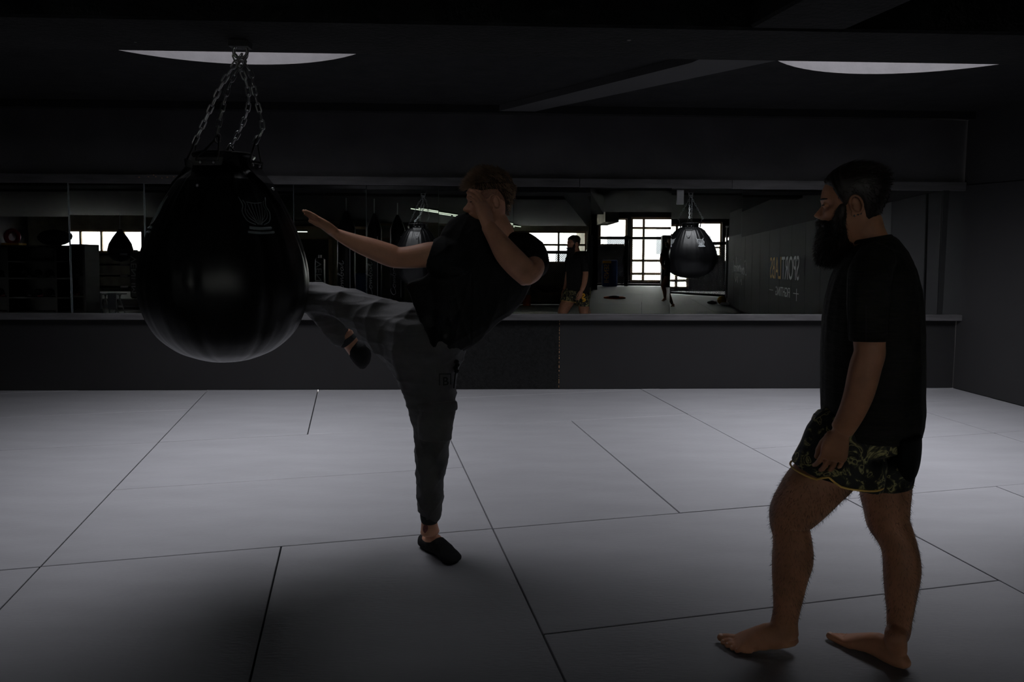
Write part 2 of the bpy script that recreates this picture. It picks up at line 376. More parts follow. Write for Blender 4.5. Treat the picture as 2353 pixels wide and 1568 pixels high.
# ------------------------------------------------------------------ far end of the hall (seen in the mirror)
M['glass'] = None
def glass_mat():
    m = bpy.data.materials.new('pane_glass'); m.use_nodes = True; nt = m.node_tree; nt.nodes.remove(nt.nodes['Principled BSDF'])
    t = nt.nodes.new('ShaderNodeBsdfTransparent'); g = nt.nodes.new('ShaderNodeBsdfGlossy'); g.inputs['Roughness'].default_value = 0.02; t.inputs[0].default_value = (.93,.95,.95,1)
    x = nt.nodes.new('ShaderNodeMixShader'); x.inputs[0].default_value = 0.06; nt.links.new(t.outputs[0], x.inputs[1]); nt.links.new(g.outputs[0], x.inputs[2])
    nt.links.new(x.outputs[0], nt.nodes['Material Output'].inputs[0]); return m
M['glass'] = glass_mat()
M['facade'] = mat('facade', (0.44,0.44,0.43), 0.9)
M['facade_win'] = mat('facade_win', (0.085,0.09,0.10), 0.4)
M['steel'] = mat('steel', (0.42,0.42,0.43), 0.35, metal=1.0)
M['chain'] = mat('chain', (0.36,0.37,0.38), 0.32, metal=1.0)
M['wire'] = mat('wire', (0.05,0.05,0.052), 0.5)
M['tan'] = mat('tan', (0.42,0.36,0.24), 0.7)
M['blue_vinyl'] = mat('blue_vinyl', (0.03,0.065,0.22), 0.45, bump=0.3, bscale=18)
M['orange'] = mat('orange', (0.75,0.16,0.05), 0.5)
M['yellow'] = mat('yellow', (0.8,0.42,0.03), 0.5)
M['red'] = mat('red', (0.42,0.03,0.04), 0.5)
M['white_cloth'] = mat('white_cloth', (0.6,0.6,0.62), 0.8)
M['vinyl_black'] = mat('vinyl_black', (0.016,0.016,0.018), 0.4, 0.5, bump=0.15, bscale=9)
M['concrete'] = mat('concrete', (0.20,0.185,0.145), 0.9, 0.1, var=0.25, vscale=3)
def wall_y(name, Y, x0, x1, zt, holes, m_, th=0.25):
    """wall in the plane y=Y (front face) with rectangular openings (x0,x1,z0,z1)"""
    b = MB(); xs = sorted({x0, x1} | {h[0] for h in holes} | {h[1] for h in holes}); zs = sorted({-0.2, zt} | {h[2] for h in holes} | {h[3] for h in holes})
    for i in range(len(xs)-1):
        for j in range(len(zs)-1):
            cx, cz = (xs[i]+xs[i+1])/2, (zs[j]+zs[j+1])/2
            if any(h[0] < cx < h[1] and h[2] < cz < h[3] for h in holes): continue
            b.box((xs[i],Y-th,zs[j]), (xs[i+1],Y,zs[j+1]))
    return struct(b.build(name, m_))
def blind_mat():
    m = bpy.data.materials.new('blind_cloth'); m.use_nodes = True; nt = m.node_tree; nt.nodes.remove(nt.nodes['Principled BSDF']); t = nt.nodes.new('ShaderNodeBsdfTranslucent'); t.inputs[0].default_value = (.03,.03,.028,1)
    nt.links.new(t.outputs[0], nt.nodes['Material Output'].inputs[0]); return m
WIN_N = [0]
def window(Y, x0, x1, z0, z1, mull=(), rails=(), fw=0.07, m_=None, name='window'):
    WIN_N[0] += 1; fr = MB(); Yc = Y - 0.12
    for (a, b_, c, d) in [(x0,x1,z0,z0+fw),(x0,x1,z1-fw,z1),(x0,x0+fw,z0,z1),(x1-fw,x1,z0,z1)] + [(u-fw/2,u+fw/2,z0,z1) for u in mull] + [(x0,x1,v-fw/2,v+fw/2) for v in rails]:
        fr.box((a,Yc-.04,c), (b_,Yc+.04,d))
    o = struct(fr.build('%s_%d' % (name, WIN_N[0]), m_ or M['wood_frame']))
    xs = [x0+fw] + sorted(mull) + [x1-fw]; zs = [z0+fw] + sorted(rails) + [z1-fw]
    for i in range(len(xs)-1):
        for j in range(len(zs)-1):
            MB().box((xs[i],Yc-.004,zs[j]), (xs[i+1],Yc+.004,zs[j+1])).build('pane', M['glass'], o)
    l = bpy.data.lights.new('window_portal', 'AREA'); l.shape = 'RECTANGLE'; l.size = x1-x0; l.size_y = z1-z0; l.cycles.is_portal = True
    p = bpy.data.objects.new('window_portal', l); p.location = ((x0+x1)/2, Yc-.10, (z0+z1)/2); p.rotation_euler = (-PI/2,0,0); COL.objects.link(p)
    return o
YL, YR = -12.4, -17.3
HL = [(-2.3,3.02,1.48,2.66),(-4.75,-4.05,2.22,2.80),(-15.95,-12.95,1.50,2.30)]  # unseen left end of the first window added for more fill light
wall_y('wall_rear_left', YL, XL, 3.35, 3.3, HL, M['concrete'])
window(YL, *HL[0], mull=(-1.3,-.2,0.9,2.0), rails=(2.16,)); window(YL, *HL[1]); MB().box((-4.74,YL-.2,2.24), (-4.06,YL-.19,2.78)).build('blind', None, bpy.data.objects['wall_rear_left']).data.materials.append(blind_mat()); window(YL, *HL[2], mull=(-15.2,-14.45,-13.65), fw=0.06)
HR = [(4.0,5.2,1.66,2.84),(5.35,8.45,0.08,2.9),(8.58,9.86,1.50,3.0),(9.95,10.6,1.26,2.4)]
wall_y('wall_rear_right', YR, 3.1, XR, 3.3, HR, M['black'])
window(YR, *HR[0], rails=(2.02,)); window(YR, *HR[1], mull=(5.92,7.2,7.9), rails=(2.43,0.45,1.02), fw=0.10, name='door'); window(YR, *HR[2], rails=(1.9,)); window(YR, *HR[3])
struct(MB().box((3.1,YR,-0.2), (3.35,YL,3.3)).build('wall_rear_return', M['concrete']))
struct(MB().box((XL-.2,YL,-0.2), (XL,DW+.2,3.3)).build('wall_left', M['wall_black']))
struct(MB().box((XR,YR-.3,-0.2), (XR+.2,-7,3.3)).build('wall_far_right', M['wall_black']))
e = rw(RL,0,0); struct(MB().box((e[0],e[1]-.02,-0.2), (XR,e[1]+.2,3.3)).build('wall_step', M['wall_grey']))
MB().extrude([V(3.3,-10,2.35),V(3.3,-13,2.35),V(3.3,-13,3.3),V(3.3,-10,3.3)], V(.45,0,0)).build('beam', M['concrete'], CEO)
for yb in (-10.8,): MB().box((XL,yb,2.75), (XR,yb+.35,3.3)).build('beam', M['concrete'], CEO)
# the street outside
struct(MB().box((-45,-60,-0.9), (45,YR-.3,-0.25)).build('street_ground', M['facade']))
bl = empty('street_building', (5,-30,0)); tag(bl, 'pale building across the street, beyond the tall bright windows', 'building')
MB().box((-30,-34,-0.3), (34,-30,14)).build('facade', M['facade'], bl)
for i in range(20):
    for j in range(3): MB().box((-27+i*3.0,-30.05,1.3+j*3.2), (-25.6+i*3.0,-29.95,2.9+j*3.2)).build('window', M['facade_win'], bl)
# ---- cage fence
def fence(name, A, B, h, label, posts=2):
    A, B = V(*A, 0), V(*B, 0); d = nz(B-A); L_ = np.linalg.norm(B-A); t = empty(name, tuple(A)); tag(t, label, 'cage fence', 'cage fences')
    MB().tube([A+V(0,0,h), B+V(0,0,h)], 0.055, 10).build('top_rail', M['vinyl_black'], t, smooth=True)
    MB().tube([A+V(0,0,.06), B+V(0,0,.06)], 0.045, 8).build('bottom_rail', M['vinyl_black'], t, smooth=True)
    for i in range(posts):
        p = A + (B-A)*i/(posts-1); MB().box((p[0]-.08,p[1]-.08,0), (p[0]+.08,p[1]+.08,h+.1)).build('post', M['vinyl_black'], t, bevel=.02)
    b = MB(); s_ = 0.075; hh = h - .1; k = int((L_+hh)/s_)
    for i in range(k):
        for sg in (1,-1):
            u0 = i*s_ - (hh if sg > 0 else 0); a0, a1 = u0, u0 + (hh if sg > 0 else -hh)
            za, zb = .08, .08+hh
            if sg < 0: a0, a1 = i*s_, i*s_ - hh
            lo, hi = sorted((a0, a1)); 
            def cl(a): 
                f_ = (a-a0)/(a1-a0); return A + d*a + V(0,0,za+(zb-za)*f_)
            l_, r_ = max(0, lo), min(L_, hi)
            if r_ - l_ > .02: b.tube([cl(l_), cl(r_)], .009, 3, cap=False)
    o = b.build('chain_link_mesh', M['wire'], t); o['kind'] = 'stuff'
    return t
fence('cage_fence', (3.35,-15.6), (6.4,-15.3), 1.95, 'black chain-link cage fence in front of the glass door', 3)
fence('cage_fence', (6.4,-15.3), (8.25,-11.4), 1.93, 'black chain-link cage fence running towards the padded grey wall', 2)
fence('cage_fence', (-0.4,-11.3), (3.0,-11.6), 1.86, 'black chain-link cage fence below the row of three windows', 2)
cp = empty('padded_post', (6.36,-14.8,0)); tag(cp, 'tall black padded cage post with pale digits', 'cage post')
MB().box((-.2,-.16,0), (.2,.16,2.05)).build('pad', M['vinyl_black'], cp, bevel=.04).matrix_parent_inverse = Matrix.Identity(4)
place_text('2002', V(6.44,-14.635,1.75), V(0,0,-1), V(-1,0,0), 0.95, 0.17, 'lettering', M['print_white'], cp)
wp = empty('white_post', (8.0,-10.9,0)); tag(wp, 'slim white steel pole beside the cage corner', 'pole')
for nm, z0, z1, r_ in (('pole',0,2.45,.035),('cap',2.45,2.5,.05)): MB().lathe([(r_,z0),(r_,z1)], (8.0,-10.9,0), 12).build(nm, M['white_cloth'], wp, smooth=True)
# ---- blue pad, ring disc, mitts, bench
bp = empty('kick_shield', (4.15,-15.0,0)); tag(bp, 'tall blue block pad with orange lettering leaning by the cage fence', 'training pad')
MB().box((3.86,-15.28,0), (4.46,-15.0,1.06)).build('foam_block', M['blue_vinyl'], bp, bevel=.03)
MB().box((3.86,-14.998,.93), (4.2,-14.99,1.03)).build('label_strip', M['yellow'], bp)
place_text('SENSHI', V(4.12,-14.99,.88), V(0,0,-1), V(-1,0,0), 0.72, 0.2, 'lettering', M['yellow'], bp)
bp2 = empty('gym_mat_roll', (-4.5,-9,0)); tag(bp2, 'blue upright mat standing behind the long hanging bags', 'training pad')
MB().box((-4.65,-9.2,0), (-4.3,-9,1.0)).build('foam_block', M['blue_vinyl'], bp2, bevel=.03); MB().box((-4.73,-9.2,0), (-4.66,-9.05,1.02)).build('wood_edge', M['tan'], bp2)
rg = empty('agility_ring', (3.27,-7.4,0)); tag(rg, 'flat orange ring lying on the grey mats', 'ring')
MB().torus((3.27,-7.4,.02), .30, .022, 40, 8).build('ring_band', M['orange'], rg, smooth=True)
hw_ = MB(); hw_.tube([(3.12,-7.42,.03),(3.2,-7.36,.05),(3.3,-7.42,.05),(3.4,-7.38,.03)], .03, 8); hw_.tube([(3.2,-7.5,.03),(3.28,-7.44,.06),(3.36,-7.5,.03)], .02, 8)
tag(hw_.build('hand_wrap', M['vinyl_black'], smooth=True), 'crumpled black hand wrap lying inside the orange ring', 'hand wrap')
def mitt(loc, label, rz):
    t = empty('focus_mitt', loc); tag(t, label, 'focus mitt', 'white focus mitts by the wall'); Rm = rotz(rz)
    pts = [(Rm @ V(.13*math.cos(a), .11*math.sin(a), .05 + .02*math.cos(a))) for a in np.linspace(0,2*PI,20,endpoint=False)]
    b = MB(); b.ellipsoid((0,0,.055), (.15,.125,.05), 20, 10, Rm); b.build('pad', M['white_cloth'], t, smooth=True)
    b = MB(); b.torus((0,0,.085), .10, .018, 20, 8, Rm @ V(1,0,0), Rm @ V(0,1,0)); b.build('rim', M['white_cloth'], t, smooth=True)
    b = MB(); b.ellipsoid((0,0,.10), (.05,.04,.02), 12, 8, Rm); b.build('target_dot', M['vinyl_black'], t, smooth=True)
    for o in t.children: o.matrix_parent_inverse = Matrix.Identity(4)
mitt((6.45,-7.35,0), 'white focus mitt nearest the cage corner, beside the yellow ball', .4); mitt((6.63,-6.7,0), 'white focus mitt lying against the foot of the grey wall', 1.1)
bl_ = empty('exercise_ball', (6.72,-7.3,0)); tag(bl_, 'small yellow ball beside two white mitts at the wall foot', 'ball')
MB().ellipsoid((6.72,-7.3,.13), (.13,.13,.13), 20, 12).build('ball', M['yellow'], bl_, smooth=True); MB().torus((6.72,-7.3,.13), .13, .004, 24, 6).build('seam', M['vinyl_black'], bl_)
bn_ = empty('bench', (1.6,-11.9,0)); tag(bn_, 'low wooden bench behind the cage fence under the windows', 'bench')
MB().box((1.2,-12.1,.38), (2.3,-11.75,.43)).build('seat', M['wood_frame'], bn_, bevel=.005)
for x in (1.25,2.2): MB().box((x,-12.05,0), (x+.06,-11.8,.38)).build('leg', M['wood_frame'], bn_)
gb = MB(); gb.ellipsoid((1.65,-11.92,.565), (.42,.14,.13), 18, 8); gb.ellipsoid((1.35,-11.92,.615), (.15,.12,.12), 12, 8); tag(gb.build('gear_bag', M['vinyl_black'], smooth=True), 'shiny black gear bag lying on the low bench', 'bag')
ob = empty('water_canister', (.82,-11.0,0)); tag(ob, 'orange canister with white top standing by the cage', 'canister')
MB().lathe([(.13,0),(.14,.02),(.14,.34),(.12,.38)], (.82,-11,0), 18).build('body', M['orange'], ob, smooth=True); MB().lathe([(.12,.38),(.12,.55),(.06,.68),(.05,.72)], (.82,-11,0), 18).build('lid', M['white_cloth'], ob, smooth=True)
# ---- boxing ring on the left
def ring_post(x, y, label, txt):
    t = empty('ring_post', (x,y,0)); tag(t, label, 'ring post', 'boxing ring posts')
    MB().box((x-.12,y-.12,.2), (x+.12,y+.12,1.42)).build('corner_pad', M['vinyl_black'], t, bevel=.04); MB().lathe([(.05,.165),(.05,1.5)], (x,y,0), 12).build('pole', M['steel'], t)
    place_text(txt, V(x+.075,y+.122,1.34), V(0,0,-1), V(-1,0,0), 1.0, .15, 'lettering', M['white_cloth'], t)
    return t
ring_post(-9.83,-6.0, 'black padded ring post with white vertical letters, beside the pale towels', 'VENUM'); ring_post(-4.95,-6.0, 'black padded ring post with white vertical letters, beside the long bags', 'VENUM')
pl_ = empty('ring_platform', (-7.4,-8,0)); tag(pl_, 'black boxing ring platform behind the glove rack', 'ring platform')
MB().box((-13.5,-10.5,0), (-4.7,-6.0,.16)).build('deck', M['vinyl_black'], pl_, bevel=.01); MB().box((-13.4,-10.4,.16), (-4.8,-6.1,.18)).build('canvas', M['white_cloth'], pl_)
for i, z_ in enumerate((.5,.8,1.1,1.38)):
    o = MB().tube([(-13.4,-6.0,z_),(-9.9,-6.0,z_),(-7.4,-6.02,z_-.02),(-4.95,-6.0,z_)], .022, 8).build('ring_rope', M['vinyl_black'], smooth=True); tag(o, '%s rope of the boxing ring between its padded posts' % ('lowest','second lowest','second highest','top')[i], 'ring rope', 'ring ropes')
    c = MB().tube([(-10.25,-6.0,z_),(-10.05,-6.0,z_)], .03, 8).build('tape', M['white_cloth'], o)
# ---- glove rack
rk = empty('glove_rack', (-9.4,-1.6,0)); tag(rk, 'black open rack stacked with gloves at the far left', 'shelf rack')
for x in (-11.2,-10.15,-9.15,-8.58): MB().box((x,-2.0,0), (x+.04,-1.5,1.55)).build('upright', M['black'], rk)
for z_ in (.14,.45,.85,1.2,1.52): MB().box((-11.2,-2.0,z_), (-8.54,-1.5,z_+.03)).build('shelf', M['black'], rk)
MB().box((-11.2,-2.02,0), (-8.54,-2.0,1.55)).build('back_panel', M['black'], rk)
def glove(loc, label, m_, cm, s=1.0):
    t = empty('boxing_glove', loc); tag(t, label, 'boxing glove', 'boxing gloves on the rack'); b = MB()
    b.ellipsoid((0,0,.10*s), (.075*s,.09*s,.075*s), 16, 10); b.ellipsoid((.03*s,.09*s,.10*s), (.04*s,.06*s,.035*s), 10, 8)
    o = b.build('fist', m_, t, smooth=True); o2 = MB().lathe([(.05*s,0),(.055*s,.03*s),(.05*s,.08*s)], (0,-.06*s,.0), 14).build('cuff', cm, t, smooth=True)
    o3 = MB().torus((0,-.06*s,.03*s), .054*s, .006*s, 16, 6).build('strap', M['white_cloth'], t)
    for c in (o,o2,o3): c.matrix_parent_inverse = Matrix.Identity(4)
for i, x in enumerate((-10.85,-10.4,-9.85,-9.6,-9.35,-8.85)):
    glove((x,-1.65,.48), ('red-trimmed black boxing glove, number %s from the wall end of the lower shelf' if i % 2 else 'black boxing glove, number %s from the wall end of the lower shelf') % ('one','two','three','four','five','six')[i], M['vinyl_black'], M['red'] if i % 2 else M['vinyl_black'])
    glove((x,-1.65,.88), 'black boxing glove with white strap, number %s from the wall end of the upper shelf' % ('one','two','three','four','five','six')[i], M['vinyl_black'], M['vinyl_black'])
hg = empty('head_guard', (-10.15,-1.7,1.55)); tag(hg, 'red and yellow head guard resting on top of the glove rack', 'head guard')
MB().torus((-10.15,-1.7,1.73), .13, .045, 20, 8, V(1,0,0), V(0,0,1)).build('padding', M['red'], hg, smooth=True); MB().box((-10.32,-1.85,1.552), (-9.95,-1.6,1.60)).build('base_strap', M['yellow'], hg, bevel=.01)
sp = MB(); sp.ellipsoid((-9.3,-1.75,1.72), (.35,.18,.17), 18, 10); tag(sp.build('gear_bag', M['vinyl_black'], smooth=True), 'bulky black gear bag lying on top of the glove rack', 'bag')
# ---- pale towels over a stool
for i, x in enumerate((-9.05,-8.72)):
    t = empty('stool', (x,-3.0,0)); tag(t, 'folding stool draped with pale towels, %s the glove rack' % ('nearest to','further from')[i], 'stool', 'stools with towels')
    for a in (-.11,.11):
        for c in (-.13,.13): MB().tube([(x+a,-3.0+c,0),(x-a*.2,-3.0+c,.44)], .014, 6).build('leg', M['steel'], t)
    MB().box((x-.15,-3.17,.44), (x+.15,-2.83,.47)).build('seat', M['white_cloth'], t, bevel=.008); MB().box((x-.11,-2.84,.12), (x+.09,-2.815,.48)).build('towel', M['white_cloth'], t, bevel=.006)
# ---- long hanging bags
def long_bag(x, y, r, zt, zb, label):
    t = empty('hanging_bag', (x,y,zb)); tag(t, label, 'punching bag', 'long hanging bags')
    MB().lathe([(.02,zb),(r*.8,zb+.02),(r,zb+.08),(r,zt-.35),(r*.85,zt-.25),(r*.25,zt-.02),(.03,zt)], (x,y,0), 28).build('bag_body', M['vinyl_black'], t, smooth=True)
    MB().tube([(x,y,zt-.02),(x,y,CEIL)], .012, 6).build('chain', M['chain'], t)
    MB().box((x+r*.55,y+r*.80,zb+.15), (x+r*.62,y+r*.9,zt-.5)).build('side_stripe', M['print_white'], t)
    cursive('Combat', V(x-.02,y+r*1.0,zb+.2), V(0,0,1), V(-1,0,0), .11, .75, .006, 'lettering', M['print_white'], t)
long_bag(-3.07,-1.0,.18,2.3,.35, 'long black hanging bag nearest the kicking man in the mirror, first of three'); long_bag(-2.72,-2.0,.16,2.35,.35, 'long black hanging bag, middle of the three'); long_bag(-2.38,-3.0,.17,2.4,.35, 'long black hanging bag, furthest back of the three')
# ---- tan frame wall with dark board behind the ring
tf = empty('partition_frame', (-6.5,-11.6,0)); tag(tf, 'tan timber partition frame with a dark board behind the ring', 'partition')
for (a,b_,c,d) in ((-7.4,-4.8,2.15,2.2),(-6.16,-6.02,0,2.6),(-7.4,-4.8,2.5,2.6),(-5.4,-5.3,0,2.6)): MB().box((a,-11.7,c), (b_,-11.6,d)).build('frame_bar', M['wood_frame'], tf)
MB().box((-7.4,-11.75,0), (-6.16,-11.7,2.15)).build('dark_board', M['black'], tf); MB().box((-6.02,-11.75,0), (-5.4,-11.7,2.6)).build('tan_board', M['tan'], tf); MB().box((-7.4,-11.75,2.2), (-6.16,-11.7,2.5)).build('tan_board', M['tan'], tf)
# ---- fluorescent lamps
def tube_lamp(A, B, label, n=1, e=7.0):
    A, B = V(*A), V(*B); t = empty('tube_lamp', tuple(A)); tag(t, label, 'lamp', 'fluorescent tube lamps'); d = nz(B-A); sd = nz(np.cross(d, V(0,0,1)))
    tm = mat('tube_glow', (0.9,0.95,0.8), emit=(0.88,1.0,0.78), estr=e)
    for k in range(n): MB().tube([A+sd*(.11*(2*k-n+1)), B+sd*(.11*(2*k-n+1))], .010, 8).build('tube', tm, t, smooth=True)
    MB().tube([A+V(0,0,.04), B+V(0,0,.04)], (.03), 6).build('housing', M['vinyl_black'], t)
    return t
for i in range(3):
    a, b_ = i/3+.01, (i+1)/3-.01; A, B = V(-2.1,-3.6,2.6), V(.5,-9.4,2.6)
    tube_lamp(A+(B-A)*a, A+(B-A)*b_, 'twin fluorescent lamp under the ceiling, %s of the slanting row' % ('first','middle','last')[i], 2, 0.9)
tube_lamp((.3,-11.9,2.95), (.75,-11.9,2.95), 'short bright tube lamp above the row of three windows'); tube_lamp((6.4,-13.5,2.82), (6.55,-13.0,2.85), 'small tube lamp above the glass door', 1, 3.0)
tube_lamp((-7.0,-9.5,2.3), (-6.3,-9.5,2.3), 'bright tube lamp above the boxing ring', 1, 4.0)
# ------------------------------------------------------------------ teardrop bags
M['leather'] = mat('leather', (0.0045,0.0045,0.005), 0.33, 0.30, var=0.2, vscale=7, bump=0.35, bscale=7, stretch=(1,1,0.18))
M['crest'] = mat('crest', (0.17,0.20,0.21), 0.6)
M['crest_pale'] = mat('crest_pale', (0.5,0.52,0.54), 0.6)
def link_mesh():
    b = MB(); L_, w, r_ = .0115, .0085, .0036; pts = []
    for k in range(8): a = PI*k/7; pts.append((w*math.cos(a), L_ + w*math.sin(a)))
    for k in range(8): a = PI + PI*k/7; pts.append((w*math.cos(a), -L_ + w*math.sin(a)))
    P = []; n, m_ = len(pts), 6; fs = []
    for i in range(n):
        p, q = V(*pts[(i-1) % n]), V(*pts[(i+1) % n]); t = nz(q-p); nrm = V(t[1], -t[0])
        for j in range(m_):
            a = 2*PI*j/m_; P.append((pts[i][0]+nrm[0]*r_*math.cos(a), r_*math.sin(a), pts[i][1]+nrm[1]*r_*math.cos(a)))
    for i in range(n):
        for j in range(m_): fs.append((i*m_+j, ((i+1) % n)*m_+j, ((i+1) % n)*m_+(j+1) % m_, i*m_+(j+1) % m_))
    b.add(P, fs); me = b.mesh('chain_link', True); me.materials.append(M['chain']); return me
LINK = link_mesh()
def smooth_path(pts, n):
    pts = [np.array(p, float) for p in pts]; out = []
    for i in range(len(pts)-1):
        p0, p1, p2, p3 = pts[max(i-1,0)], pts[i], pts[i+1], pts[min(i+2,len(pts)-1)]
        for t in np.linspace(0,1,n,endpoint=False): out.append(0.5*((2*p1)+(-p0+p2)*t+(2*p0-5*p1+4*p2-p3)*t*t+(-p0+3*p1-3*p2+p3)*t**3))
    out.append(pts[-1]); return out
def add_chain(t, pts, org, step=.0335):
    P = smooth_path(pts, 12); d = [0]
    for a, b_ in zip(P[:-1], P[1:]): d.append(d[-1] + np.linalg.norm(b_-a))
    n = int(d[-1]/step)
    for i in range(n+1):
        s_ = min(i*d[-1]/n, d[-1]-1e-6); k = max(j for j in range(len(d)) if d[j] <= s_); k = min(k, len(P)-2)
        p = P[k] + (P[k+1]-P[k])*((s_-d[k])/max(d[k+1]-d[k],1e-9)); T = nz(P[k+1]-P[k])
        x = nz(np.cross(T, V(.3,1,0))); y = np.cross(T, x); a = (PI/2)*(i % 2) + .35; xx = x*math.cos(a) + y*math.sin(a); yy = np.cross(T, xx)
        o = link('chain_link', LINK, None, t); o.matrix_parent_inverse = Matrix.Identity(4)
        mm = Matrix.Identity(4)
        for r_ in range(3): mm[r_][0], mm[r_][1], mm[r_][2], mm[r_][3] = xx[r_], yy[r_], T[r_], p[r_]-org[r_]
        o.matrix_basis = mm
BAG = [(1.757,.080),(1.745,.108),(1.725,.140),(1.70,.168),(1.68,.187),(1.605,.234),(1.53,.271),(1.455,.303),(1.38,.328),(1.305,.343),(1.235,.345),(1.16,.334),(1.09,.308),(1.03,.270),(0.975,.207),(0.945,.147),(0.925,.086),(0.918,.02)]
def bag_radius(z):
    zs = [b[0] for b in BAG][::-1]; rs = [b[1] for b in BAG][::-1]; return float(np.interp(z, zs, rs))
def teardrop_bag(cx, cy, label, hook, tops, seed, ang0, crest_angles, crest_m, chains_mid=None, dent=None, fat=1.0, sq=1.0):
    rs = np.random.default_rng(seed); t = empty('teardrop_bag', (cx,cy,.92)); tag(t, label, 'punching bag', 'leather teardrop bags')
    prof = smooth_path([(r_*fat, 0, 1.757-(1.757-z_)*sq) for z_, r_ in BAG], 5); n = 128; rings = []
    ph = rs.uniform(0, 2*PI, 12)
    for p in prof:
        z_, r_ = p[2], p[0]; ring = []
        for j in range(n):
            a = 2*PI*j/n; u = (a*8/(2*PI)) % 1.0
            seam = -0.0045*math.exp(-((min(u,1-u))/.035)**2)
            w = max(0.0, math.sin((z_-.92)/.84*PI))
            cre = (.0022*math.sin(23*a+ph[0]+3*z_) + .0018*math.sin(41*a+ph[1]-5*z_) + .0012*math.sin(67*a+ph[2]+9*z_))*(.35+1.3*max(0,(z_-1.3)/.45)) 
            sag = .004*math.sin(8*a+ph[3])*w
            rr = r_ + (seam + cre + sag)*min(1, r_/.12)
            if dent is not None:
                da = math.atan2(math.sin(a-dent[0]), math.cos(a-dent[0])); rr -= dent[2]*math.exp(-(da/.34)**2 - ((z_-dent[1])/.17)**2)
            ring.append((cx + rr*math.cos(a), cy + rr*math.sin(a), z_))
        rings.append(ring)
    body = MB().loft(rings[::-1]).build('bag_body', M['leather'], t, smooth=True)
    MB().lathe([(.112,1.735),(.120,1.745),(.121,1.785),(.126,1.792),(.126,1.802),(.118,1.806),(.108,1.800),(.104,1.77),(.02,1.765)], (cx,cy,0), 48).build('collar', M['leather'], t, smooth=True)
    MB().torus((cx,cy,1.804), .119, .0035, 48, 6).build('rim_piping', M['pad_grey'], t, smooth=True)
    for k in range(4):
        a = ang0[k]; d = V(math.cos(a), math.sin(a), 0); s_ = V(-d[1], d[0], 0); top = V(*tops[k])
        # leather flap hugging the shoulder
        fl = []
        for f_ in np.linspace(0,1,7):
            z_ = 1.775 - .19*f_; r_ = max(bag_radius(1.757-(1.757-z_)/sq)*fat, .128) + .006; w = .052*(1-f_)+.018 if f_ < .95 else .010
            c = V(cx,cy,0) + d*r_ + V(0,0,z_); fl.append([c - s_*w, c + s_*w, c + s_*w + d*.006, c - s_*w + d*.006])
        st = MB().loft(fl).build('strap', M['leather'], t, bevel=0)
        for (sw, zz) in ((-.028,1.755),(.028,1.755),(0,1.655)):
            r_ = max(bag_radius(zz), .128)+.013; c = V(cx,cy,zz) + d*r_ + s_*sw; MB().ellipsoid(c, (.008,.008,.008), 10, 6).build('rivet', M['steel'], st, smooth=True)
        r0 = max(bag_radius(1.765), .128)+.012; b0 = V(cx,cy,1.765) + d*r0
        MB().tube([b0 - s_*.048, top - s_*.006, top + V(0,0,.012), top + s_*.006, b0 + s_*.048, b0 - s_*.048], .0045, 8).build('wire_triangle', M['vinyl_black'], t, smooth=True)
        mid = chains_mid[k] if chains_mid else []
        add_chain(t, [top] + list(mid) + [V(*hook) + s_*.02], (cx,cy,.92))
    MB().torus(tuple(V(*hook)+V(0,0,.03)), .028, .007, 20, 8, V(1,0,0), V(0,0,1)).build('hook_ring', M['chain'], t, smooth=True)
    MB().box((hook[0]-.04,hook[1]-.03,hook[2]+.045), (hook[0]+.04,hook[1]+.03,2.272)).build('hanger_plate', M['vinyl_black'], t)
    # printed crest: flame laurels round a trident with bars beneath
    for (ca, zc, w, h) in crest_angles:
        b = MB()
        def S(u, v_):
            z_ = zc + v_*h; a = ca + u*w/bag_radius(z_); r_ = bag_radius(1.757-(1.757-z_)/sq)*fat+.0045; return V(cx+r_*math.cos(a), cy+r_*math.sin(a), z_)
        def ln(pts, wd): b.tube([S(*p) for p in smooth_path2(pts)], wd, 4)
        for sg in (-1,1):
            ln([(sg*.28,-.55),(sg*.75,-.35),(sg*.95,.1),(sg*.8,.5),(sg*.95,.95)], .0022); ln([(sg*.1,-.5),(sg*.6,-.2),(sg*.75,.15),(sg*.62,.5),(sg*.72,.75)], .0018); ln([(sg*.2,-.35),(sg*.5,-.05),(sg*.62,.25)], .0016)
        for u in (-.4,-.2,0,.2,.4): ln([(u*1.2,.62),(u,.2),(u*.35,-.55)], .0017)
        ln([(-.55,.65),(0,.6),(.55,.65)], .002); ln([(-.75,-.72),(0,-.76),(.75,-.72)], .006); ln([(-.9,-.95),(0,-.99),(.9,-.95)], .005)
        b.build('printed_crest', crest_m, body)
    return t
def smooth_path2(pts): return [(p[0],p[1]) for p in smooth_path([(a,b,0) for a,b in pts], 5)]
B1 = (-1.100, 3.1)
def kb(px, py, dy=0): return at(px, py, 3.1+dy)
tops = [kb(450,322,-.03), kb(500,318,-.12), kb(589,322,-.02), kb(528,340,.12)]
mids = [[kb(478,262,-.02), kb(512,190,-.01)], [kb(503,285,-.10), kb(527,195,-.05)], [kb(603,290,0), kb(588,225,0), kb(576,170,0)], [kb(552,297,.09), kb(570,245,.06), kb(567,195,.03)]]
hook1 = tuple(kb(553,135))
teardrop_bag(*B1, 'large black leather teardrop bag hanging by four chains, struck by the knee', hook1, tops, 3, [rad(185),rad(262),rad(-10),rad(85)], [(rad(208),1.545,.060,.075),(rad(-44),1.545,.062,.075)], M['crest'], mids, dent=(rad(42),1.18,.075))
B2 = (2.95, 3.08); hk = (2.95,3.08,2.20)
tp2 = [(B2[0]+.17*math.cos(a), B2[1]+.17*math.sin(a), 1.88) for a in (rad(20),rad(110),rad(200),rad(290))]
